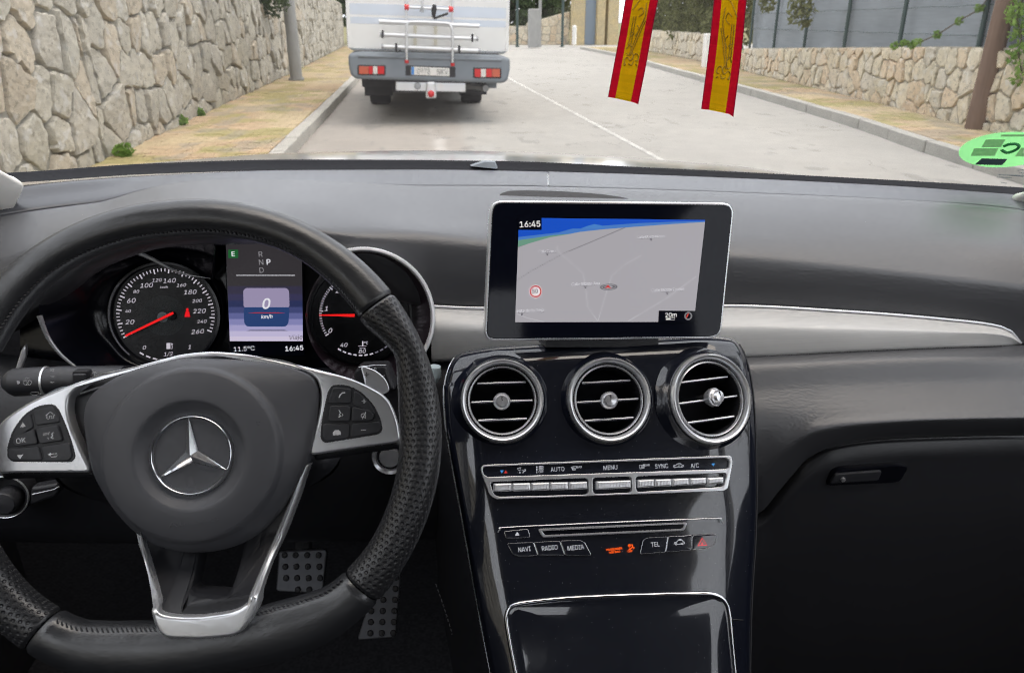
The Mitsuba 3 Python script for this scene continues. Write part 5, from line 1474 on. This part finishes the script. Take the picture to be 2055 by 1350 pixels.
t5 = lambda st_, x, y, h_, **kw: text(fcl, st_, C5((x, y))[0], h_, -0.0007, **kw)
p5 = lambda L, w_=1.1, closed=False: pstroke(fcl, C5(*L), w_, -0.0007, closed)
f5 = lambda L: pflat(fcl, C5(*L), -0.0007)
lb = [t5('AUTO', 778, 813, 8.8, wide=0.85), t5('MENU', 1085, 803, 8.8, wide=0.85), t5('SYNC', 1382, 795, 8.8, wide=0.85), t5('A/C', 1575, 792, 8.8, wide=0.85), t5('MAX', 903, 800, 4.2), t5('REAR', 1294, 789, 4.2), t5('OFF', 683, 828, 4.2)]
lb += [p5([(545, 806), (566, 804), (562, 818), (550, 819)], 1, True), f5([(553, 836), (566, 835), (559, 825)]), p5(spl([(588, 812), (592, 822), (582, 826), (576, 836)], 4), 1.6), f5([(570, 822), (582, 818), (575, 815)])]
lb += [f5([(653, 805), (661, 805), (661, 797), (653, 797)]), f5([(653, 820), (661, 820), (661, 809), (653, 809)]), f5([(655, 836), (660, 836), (660, 824), (655, 824)])] + [p5(spl([(x + 6, y), (x, y + 6), (x - 6, y), (x, y - 6)], 4, True), 1.0, True) for x, y in ((676, 800), (689, 800), (676, 812), (689, 812))]
lb += [p5([(856, 800), (888, 796), (880, 818), (868, 820)], 1.1, True)] + [p5([(x, 815), (x, 803)], 1.0) for x in (866, 872, 878)]
lb += [p5([(1252, 789), (1285, 787), (1282, 808), (1256, 810)], 1.1, True)] + [p5([(x, 805), (x, 793)], 1.0) for x in (1264, 1270, 1276)]
lb += [p5(spl([(1450, 800), (1452, 792), (1464, 790), (1474, 782), (1492, 781), (1500, 788), (1510, 791), (1511, 799)], 4), 1.1), p5(spl([(1462, 801), (1458, 805), (1454, 801), (1458, 797)], 4, True), 1, True), p5(spl([(1504, 799), (1500, 803), (1496, 799), (1500, 795)], 4, True), 1, True), p5([(1463, 802), (1495, 800)], 1), p5([(1476, 794), (1490, 792)], 1)]
add(cp, 'lettering', join(lb), 'screen_off', False, kind='stuff', emit=glow((186, 188, 196)))
add(cp, 'cool_symbol', join([f5([(444, 820), (454, 838), (466, 819)]), f5([(1672, 780), (1683, 797), (1694, 779)])]), 'screen_off', False, emit=glow((66, 140, 205)))
add(cp, 'warm_symbol', f5([(466, 838), (488, 836), (477, 818)]), 'screen_off', False, emit=glow((200, 52, 48)))

# audio panel
fa, s = local(1230, 1085, (0.0, -0.85, 0.527), 0.0014)
ap = add(cc, 'audio_panel', tube(fa.w(fa.hits(C6(*spl([(432, 255), (445, 235), (480, 224), (900, 203), (1300, 186), (1690, 172), (1725, 178), (1738, 200)], 6)), 0.0006), 0.0006), 0.00065, 6), 'soft_chrome', 60)
so, si = rpoly(fa.hits(C6((662, 232), (1532, 194), (1512, 244), (690, 284))), 0.003, 5), rpoly(fa.hits(C6((685, 240), (1515, 204), (1500, 232), (703, 268))), 0.002, 5)
add(ap, 'disc_slot', slab(fa, so, -0.003, 0.0022, 0.001, 2, holes=[si]), 'soft_chrome', 40)
add(ap, 'slot_mouth', flat(fa, inset(si, -0.001), 0.0003), 'lens_black', False)


def keycap(parent, pts, mat_='piano_black', r=0.0018, line=True):
    q_ = rpoly(fa.hits(C6(*pts), 0.001), r, 5)
    k_ = add(parent, 'button', slab(fa, q_, -0.002, 0.0016, 0.0007, 2), mat_, 40)
    if line:
        add(k_, 'edge_line', tube(fa.w(q_, 0.0009), 0.00030, 5, True), 'soft_chrome', 60)


keycap(ap, [(468, 248), (605, 235), (620, 282), (480, 288)])
keycap(ap, [(486, 317), (637, 311), (664, 386), (562, 393), (520, 380)])
keycap(ap, [(642, 311), (790, 303), (820, 385), (669, 386)])
keycap(ap, [(795, 303), (905, 298), (935, 312), (974, 385), (826, 386)])
keycap(ap, [(1258, 378), (1275, 300), (1296, 286), (1418, 279), (1405, 366)])
keycap(ap, [(1423, 278), (1560, 272), (1555, 354), (1410, 366)])
keycap(ap, [(1565, 271), (1702, 264), (1690, 322), (1645, 348), (1560, 354)])
t6 = lambda st_, x, y, h_, **kw: text(fa, st_, C6((x, y))[0], h_, 0.0019, rot=0.035, **kw)
p6 = lambda L, w_=1.1, closed=False: pstroke(fa, C6(*L), w_, 0.0019, closed)
f6 = lambda L: pflat(fa, C6(*L), 0.0019)
la = [t6('NAVI', 586, 351, 9.2, wide=0.85), t6('RADIO', 733, 343, 9.2, wide=0.85), t6('MEDIA', 884, 341, 9.2, wide=0.85), t6('TEL', 1346, 323, 9.2, wide=0.85), f6([(532, 267), (556, 266), (544, 250)]), p6([(532, 271), (556, 270)], 1.6),
      p6(spl([(1455, 322), (1458, 312), (1470, 309), (1480, 300), (1500, 299), (1508, 307), (1514, 310), (1514, 320)], 4), 1.2), p6(spl([(1472, 321), (1467, 326), (1462, 321), (1467, 316)], 4, True), 1.1, True), p6(spl([(1508, 319), (1503, 324), (1498, 319), (1503, 314)], 4, True), 1.1, True), p6([(1473, 322), (1497, 320)], 1.1), f6([(1480, 297), (1500, 296), (1496, 292), (1484, 293)])]
add(ap, 'lettering', join(la), 'screen_off', False, kind='stuff', emit=glow((196, 198, 205)))
add(ap, 'hazard_symbol', join([p6([(1594, 330), (1645, 328), (1618, 286)], 2.4, True), f6([(1611, 322), (1626, 321), (1618, 309)])]), 'screen_off', False, emit=glow((235, 70, 74), 1.5))
add(ap, 'airbag_warning', join([t6('PASSENGER', 1108, 350, 4.0, wide=1.05, bold=True), t6('AIR BAG', 1110, 367, 4.0, wide=1.05, bold=True), t6('OFF', 1200, 362, 4.2, bold=True), p6(spl([(1204, 330), (1196, 338), (1188, 330), (1196, 322)], 4, True), 1.2, True), p6([(1190, 336), (1202, 324)], 1.0),
                                p6(spl([(1210, 326), (1214, 332), (1210, 342), (1198, 350), (1192, 350)], 4), 2.2), f6([(1208, 330), (1216, 330), (1216, 322), (1208, 322)]), p6(spl([(1218, 338), (1224, 342), (1218, 350)], 4), 1.4)]), 'screen_off', False, emit=glow((255, 92, 22), 1.3))

# storage lid with its chrome frame
fr_px = C6(*spl([(560, 1190), (535, 1071), (505, 920), (483, 790), (481, 735), (496, 698), (530, 675), (600, 661), (800, 640), (1060, 626), (1300, 618), (1560, 611), (1650, 611), (1710, 624), (1752, 660), (1774, 725), (1790, 880), (1808, 1071), (1815, 1190)], 5))
chrome_pts = np.array([fasY(x, y) for x, y in fr_px]) + np.array([0, -0.0012, 0.0012])
lid_ = add(cc, 'storage_lid', tube(chrome_pts, 0.0021, 10), 'chrome', 60)
sv = [[], []]
Lp, Rp = resample(chrome_pts[:len(chrome_pts) // 2][::-1], 40), resample(chrome_pts[len(chrome_pts) // 2:], 40)
add(lid_, 'panel', loft([[a * (1 - t) + b * t + np.array([0, -0.0015, 0.0022]) * math.sin(math.pi * t) + (0, 0.0006, -0.0006) for t in np.linspace(0.004, 0.996, 30)] for a, b in zip(Lp, Rp)], False), 'piano_black', True)
add(cc, 'panel_joint', tube([fasY(x, y) + (0, -0.0003, 0.0003) for x, y in C6((1790, 758), (1850, 762), (1895, 770))], 0.0006, 5), 'matt_black', 40)

# ================================================================== DISPLAY
dp_ = thing('display', 'wide free-standing display with a map, silver rim and glossy black bezel', 'display')
fd = Fr(atD(1222, 542, 0.778), (0.02, -0.965, 0.26))
oD = [(1004, 402), (1452, 406.5), (1466, 410), (1473, 424), (1449, 661), (1442, 674), (1428, 679), (992, 684), (977, 680), (972, 668), (983.5, 424), (990, 407)]
o1 = rpoly(fd.hits(oD), 0.008, 7)
add(dp_, 'rim', slab(fd, o1, -0.016, -0.0002, 0.0016, 3, bottom=True), 'satin_silver', 40)
gi = np.array(Polygon(o1).buffer(-0.0022).exterior.coords)[:-1]
bz = add(dp_, 'bezel', slab(fd, gi, -0.004, 0.0012, 0.0008, 3), 'screen_glass', 40)
add(dp_, 'stand', slab(fd, fd.hits([(1100, 700), (1330, 700), (1330, 640), (1100, 640)]), -0.06, -0.014), 'soft_black', False)
C7 = lambda *L: [(940 + x / 3.543, 360 + y / 3.543) for x, y in L]
d7 = lambda L, h_=0.0016: pflat(fd, C7(*L), h_)
l7 = lambda L, w_, h_=0.0019, closed=False: pstroke(fd, C7(*L), w_, h_, closed)
t7 = lambda st_, x, y, h_, hh=0.0026, **kw: text(fd, st_, C7((x, y))[0], h_, hh, depth=0.0001, **kw)
hz = spl([(352, 482), (450, 450), (580, 412), (720, 388), (790, 374), (950, 356), (1200, 336), (1450, 318), (1683, 302)], 4)
mp = add(dp_, 'map', d7([*map(tuple, hz), (1612, 932), (1606, 1012), (332, 1015)]), 'screen_off', False, emit=glow((166, 163, 168)))
hzs = [tuple(q_) for q_ in hz]
sk = [(355, 360), (519, 360), (519, 275), (1683, 288)]
add(mp, 'map_sky', d7([(355, 410), (480, 396), (640, 378), (740, 350), (800, 350), (950, 330), (1200, 312), (1450, 302), (1683, 296), (1683, 288), (519, 275), (519, 360), (355, 360)], 0.0017), 'screen_off', False, emit=glow((22, 78, 190)))
add(mp, 'map_sky_low', d7([(352, 440), (480, 418), (600, 400), (720, 388), (790, 374), (950, 356), (1200, 336), (1450, 318), (1683, 303), (1683, 296), (1450, 302), (1200, 312), (950, 330), (800, 350), (740, 350), (640, 378), (480, 396), (355, 410)], 0.0017), 'screen_off', False, emit=glow((72, 120, 190)))
add(mp, 'map_forest', d7([(352, 480), (450, 450), (580, 412), (735, 386), (600, 397), (480, 415), (353, 432)], 0.0018), 'screen_off', False, emit=glow((104, 148, 128)))
add(mp, 'map_hill', d7([(800, 348), (850, 330), (895, 318), (940, 326), (975, 340), (900, 348)], 0.0018), 'screen_off', False, emit=glow((70, 125, 195)))
add(mp, 'map_roads', join([l7([(632, 470), (630, 492), (648, 520), (720, 585), (815, 668), (832, 760), (848, 905), (922, 1010)], 1.1), l7([(922, 1005), (985, 790), (1022, 682), (1120, 600), (1230, 540)], 1.0), l7([(1135, 1008), (1400, 850), (1620, 690)], 1.2), l7([(345, 955), (420, 985), (540, 1012)], 1.0)]), 'screen_off', False, emit=glow((190, 188, 193)))
dash = resample(np.array([(340, 720), (440, 655), (680, 525), (860, 450), (1115, 342)], float), 90)
add(mp, 'map_railway', join([l7(dash[i:i + 2], 1.0) for i in range(0, 44, 2)] + [l7(dash[44:], 0.9)]), 'screen_off', False, emit=glow((78, 76, 84)))
add(bz, 'clock_tile', d7([(352, 360), (521, 358), (521, 272), (352, 270)], 0.0022), 'screen_glass', False)
add(bz, 'scale_tile', d7([(1349, 1016), (1614, 1016), (1614, 934), (1354, 932)], 0.0022), 'screen_glass', False)
names = [('Calle Tejera', 562, 511, 5.4), ('Calle Monte Nieves', 1300, 408, 5.4), ('Calle Monte Ana', 835, 742, 6.4), ('Calle Monte Isabel', 1418, 784, 6.4)]
tx = [t7(n_, x, y, h_, wide=0.86) for n_, x, y, h_ in names] + [t7('ente de la Teja', 440, 931, 6.6, wide=0.88)]
pins = [l7([(x - 5, y - 8), (x + 5, y - 8), (x + 1, y + 8), (x - 1, y + 8)], 1.4, 0.0026, True) for x, y in ((561, 532), (1299, 427), (832, 766), (1414, 810), (380, 959))]
add(mp, 'street_names', join(tx), 'screen_off', False, kind='stuff', emit=glow((236, 234, 240)))
add(mp, 'name_outlines', join([t7(n_, x + 1.2, y + 2.2, h_, 0.0023, wide=0.86, bold=True) for n_, x, y, h_ in names] + [t7('ente de la Teja', 441, 933, 6.6, 0.0023, wide=0.88, bold=True)] + pins), 'screen_off', False, emit=glow((84, 82, 90)))
add(mp, 'white_lettering', join([t7('16:45', 438, 318, 11.5, bold=True), t7('20m', 1440, 962, 8.5, bold=True), l7([(1404, 992), (1437, 991)], 3.4, 0.0026), l7([(1440, 985), (1469, 984), (1466, 998), (1438, 999)], 0.8, 0.0026, True)]), 'screen_off', False, emit=glow((228, 226, 222)))
c_ = fd.hit(*C7((475, 795))[0])
s7 = np.linalg.norm(fd.hit(1001, 500) - fd.hit(1000, 500))
add(mp, 'speed_sign', rev(fd, c_, [(12.2 * s7, 0.0027), (9.2 * s7, 0.0027)], 48), 'screen_off', False, emit=glow((190, 42, 44)))
add(mp, 'speed_sign_face', join([disc(fd, c_, 13.2 * s7, 0.0023, 40)]), 'screen_off', False, emit=glow((232, 230, 232)))
add(mp, 'speed_sign_number', t7('50', 474, 794, 8.6, 0.0030, bold=True, wide=0.85), 'screen_off', False, emit=glow((30, 30, 34)))
cc_ = fd.hit(*C7((993, 764))[0])
add(mp, 'position_ring', join([rev(fd, cc_, [(15 * s7, 0.0026), (18 * s7, 0.0026)], 40, sy=0.36), rev(fd, cc_, [(9 * s7, 0.0026), (13.5 * s7, 0.0026)], 40, sy=0.30)]), 'screen_off', False, emit=glow((98, 97, 102)))
add(mp, 'position_arrow', d7([(968, 776), (993, 768), (1017, 777), (993, 748)], 0.0028), 'screen_off', False, emit=glow((205, 60, 60)))
cn = fd.hit(*C7((1557, 969))[0])
add(mp, 'compass', rev(fd, cn, [(5.4 * s7, 0.0026), (8.6 * s7, 0.0026)], 32), 'screen_off', False, emit=glow((120, 118, 122)))
add(mp, 'compass_needle', d7([(1546, 990), (1560, 975), (1570, 946), (1553, 962)], 0.0028), 'screen_off', False, emit=glow((205, 66, 60)))

# ================================================================== HANGING RIBBONS, STICKERS
def flag(p, n, uv):
    u = uv.x
    w_ = 0.90 + 0.20 * noise(uv.y * 520, 0, 0) * smoothstep(0.2, 0.4, dr.abs(dr.sin(uv.y * 3000)))
    edge = smoothstep(0.235, 0.245, u) * (1 - smoothstep(0.745, 0.755, u))
    rim_ = 1 - smoothstep(0.02, 0.045, u) * (1 - smoothstep(0.955, 0.98, u))
    return mix(mix((0.58, 0.008, 0.026), (0.20, 0.012, 0.05), rim_ * 0.6), (0.70, 0.40, 0.006), edge) * w_


mat_r = {'type': 'principledthin', 'base_color': proc(flag), 'roughness': 0.7, 'diff_trans': 1.1, 'spec_trans': 0.0}
scene['ribbon_cloth'] = mat_r
mat('thread', (0.33, 0.19, 0.005), 0.8)
mat('mirror_shell', (0.02, 0.02, 0.022), 0.4)
for k_, (Lp_, Rp_, D0, lab) in enumerate([([(1306, -260), (1280, -130), (1256, -6), (1245, 60), (1232, 130), (1220, 195)], [(1372, -255), (1346, -128), (1321, 0), (1309, 62), (1296, 135), (1281, 208)], 0.60, 'red and yellow flag ribbon, the one hanging nearer the display\'s middle'),
                                         ([(1455, -260), (1444, -130), (1433, -4), (1425, 75), (1416, 150), (1407, 219)], [(1522, -258), (1510, -128), (1498, 2), (1491, 80), (1482, 158), (1472, 231)], 0.605, 'red and yellow flag ribbon, the one hanging nearer the passenger side')]):
    key = thing('flag_ribbon', lab, 'ribbon', 'flag ribbons hanging from the mirror')
    L_, R_ = spl(Lp_, 10), spl(Rp_, 10)
    nu, nv = 25, len(L_)
    G, UV = [], []
    bow = np.array([0, 0.2, 0.9, 1.4, 1.2, 0.4, -0.2, 0.2, 0.0])
    for j in range(nv):
        row = []
        for i in range(nu):
            t = i / (nu - 1)
            q_ = L_[j] * (1 - t) + R_[j] * t
            wv = (2.2 if k_ == 0 else 4.5) * np.interp(t, [0, .25, .6, .85, 1], [0, -0.5, -0.25, -0.1, 1]) * max(0, (j - nv * 0.85) / (nv * 0.15))
            D = D0 + 0.005 * math.sin(t * 3.0 + j * 0.09) + 0.004 * math.sin(j * 0.22) + 0.0016 * math.sin(t * 9 + j * 0.13 + k_)
            row.append(atD(q_[0], q_[1] + wv * (1 if t > 0.8 else 0.6), D))
            UV.append((t, j * 0.0048))
        G.append(row)
    G = np.array(G)
    add(key, 'cloth', loft(G, False), 'ribbon_cloth', True, uv=np.array(UV))

    def on(u, v):
        j = np.clip(v, 0, 1) * (nv - 1)
        i = np.clip(u, 0, 1) * (nu - 1)
        j0, i0 = int(min(j, nv - 2)), int(min(i, nu - 2))
        a, b = j - j0, i - i0
        d_ = G[j0, i0] * (1 - a) * (1 - b) + G[j0 + 1, i0] * a * (1 - b) + G[j0, i0 + 1] * (1 - a) * b + G[j0 + 1, i0 + 1] * a * b
        return d_ + (CAM - d_) / np.linalg.norm(CAM - d_) * 0.0006
    # stitched crest: pillars, shield edge and scrolls, ending a little above the middle of what hangs below the mirror
    e0 = 0.80 if k_ == 0 else 0.815
    vs = lambda v: e0 - (1 - v) * 0.42
    cur = [[(0.35, 0.30), (0.34, 0.75)], [(0.42, 0.30), (0.41, 0.75)], [(0.70, 0.3), (0.44, 0.80)], [(0.74, 0.36), (0.48, 0.83)], [(0.66, 0.1), (0.70, 0.25), (0.66, 0.4), (0.52, 0.62)], [(0.30, 0.78), (0.38, 0.72), (0.46, 0.78), (0.40, 0.86), (0.33, 0.84)],
           [(0.36, 0.99), (0.30, 0.93), (0.38, 0.89), (0.48, 0.93), (0.56, 0.89), (0.50, 0.83), (0.44, 0.87)], [(0.50, 0.93), (0.60, 0.84), (0.70, 0.86), (0.72, 0.92), (0.64, 0.93)], [(0.44, 0.97), (0.54, 0.99), (0.58, 0.94)], [(0.66, 0.97), (0.72, 0.99)], [(0.32, 0.55), (0.45, 0.58), (0.33, 0.62)], [(0.44, 0.2), (0.56, 0.16), (0.62, 0.24), (0.5, 0.3)], [(0.5, 0.45), (0.58, 0.52), (0.5, 0.6)], [(0.28, 0.2), (0.46, 0.06), (0.66, 0.0)], [(0.30, 0.97), (0.33, 1.0)]]
    if k_:
        cur = [[(1.04 - u, v) for u, v in c] for c in cur]
    add(key, 'crest', join([tube([on(u, vs(v)) for u, v in spl(c, 6)], 0.00042, 5) for c in cur]), 'thread', 60)
rm = thing('rear_view_mirror', 'dark rear view mirror above the hanging ribbons', 'mirror')
mc = atD(1390, -275, 0.605)
add(rm, 'housing', box(mc + (0, 0.012, 0.02), (0.24, 0.03, 0.065), bev=0.014), 'mirror_shell', 40)
add(rm, 'stem', tube([mc + (0, 0.02, 0.03), mc + (0, 0.06, 0.14)], 0.012, 10), 'mirror_shell', 40)

stk = thing('emission_sticker', 'round green sticker with a reversed letter C low on the windscreen', 'sticker')
scene['sticker_grey'] = {'type': 'principledthin', 'roughness': 0.6, 'diff_trans': 1.3, 'spec_trans': 0.0, 'base_color': proc(lambda p, n, uv: mix((0.40, 0.46, 0.39), (0.50, 0.54, 0.46), noise(p.x * 500, p.y * 500, p.z * 500)))}
mat('sticker_dark', (0.05, 0.08, 0.10), 0.5)
mat('sticker_letter', (0.02, 0.20, 0.06), 0.6)
scene['sticker_green'] = {'type': 'principledthin', 'base_color': {'type': 'rgb', 'value': [0.36, 0.90, 0.36]}, 'roughness': 0.6, 'diff_trans': 1.0, 'spec_trans': 0.0}


def gsheet(pts, lift, n=1):
    """A sheet stuck on the glass: pixel outline, fan from its middle."""
    p = np.array([on_glass(x, y, lift) for x, y in pts])
    c = on_glass(*np.mean(pts, 0), lift)
    kk_ = np.arange(len(p))
    return mesh(np.vstack([p, c]), np.stack([kk_, (kk_ + 1) % len(p), kk_ * 0 + len(p)], 1))


C4 = lambda *L: [(1750 + x / 3.213, y / 3.213) for x, y in L]
disc_px = [(2018 + 94 * math.cos(a) - 6 * math.sin(a), 300.5 + 35.5 * math.sin(a) - 4 * math.cos(a)) for a in np.linspace(0, 2 * math.pi, 48, endpoint=False)]
add(stk, 'disc', gsheet(disc_px, 0.003), 'sticker_green', True)
add(stk, 'panel', gsheet(C4((735, 900), (862, 900), (830, 950), (705, 950)), 0.0036), 'sticker_grey', True)
add(stk, 'panel', gsheet(C4((660, 957), (815, 957), (790, 1006), (636, 1006)), 0.0036), 'sticker_grey', True)
add(stk, 'panel', gsheet(C4((835, 868), (1000, 868), (1000, 882), (830, 882)), 0.0036), 'sticker_grey', True)
add(stk, 'panel', gsheet(C4((960, 955), (1010, 955), (1000, 1010), (920, 1010)), 0.0036), 'sticker_grey', True)
add(stk, 'hologram', gsheet(C4((708, 1022), (875, 1026), (838, 1066), (662, 1062)), 0.0036), 'sticker_dark', True)
cl = spl(C4((836, 968), (868, 984), (915, 972), (948, 948), (930, 930), (885, 930), (848, 944)), 5)
cp3 = np.array([on_glass(x, y, 0.0042) for x, y in cl])
add(stk, 'letter', tube(cp3, 0.0022, 6), 'sticker_letter', 60)
wm = thing('windscreen_markings', 'small dark maker\'s print in the lower corner of the windscreen', 'print')
add(wm, 'lines', join([tube([on_glass(x0, y0, .003), on_glass(x1, y1, .003)], 0.0005, 5) for (x0, y0), (x1, y1) in zip(C4((815, 1128), (805, 1143), (830, 1176), (870, 1130), (940, 1100), (950, 1115)), C4((980, 1132), (900, 1146), (868, 1182), (975, 1139), (985, 1092), (985, 1118)))]), 'sticker_dark', 60)
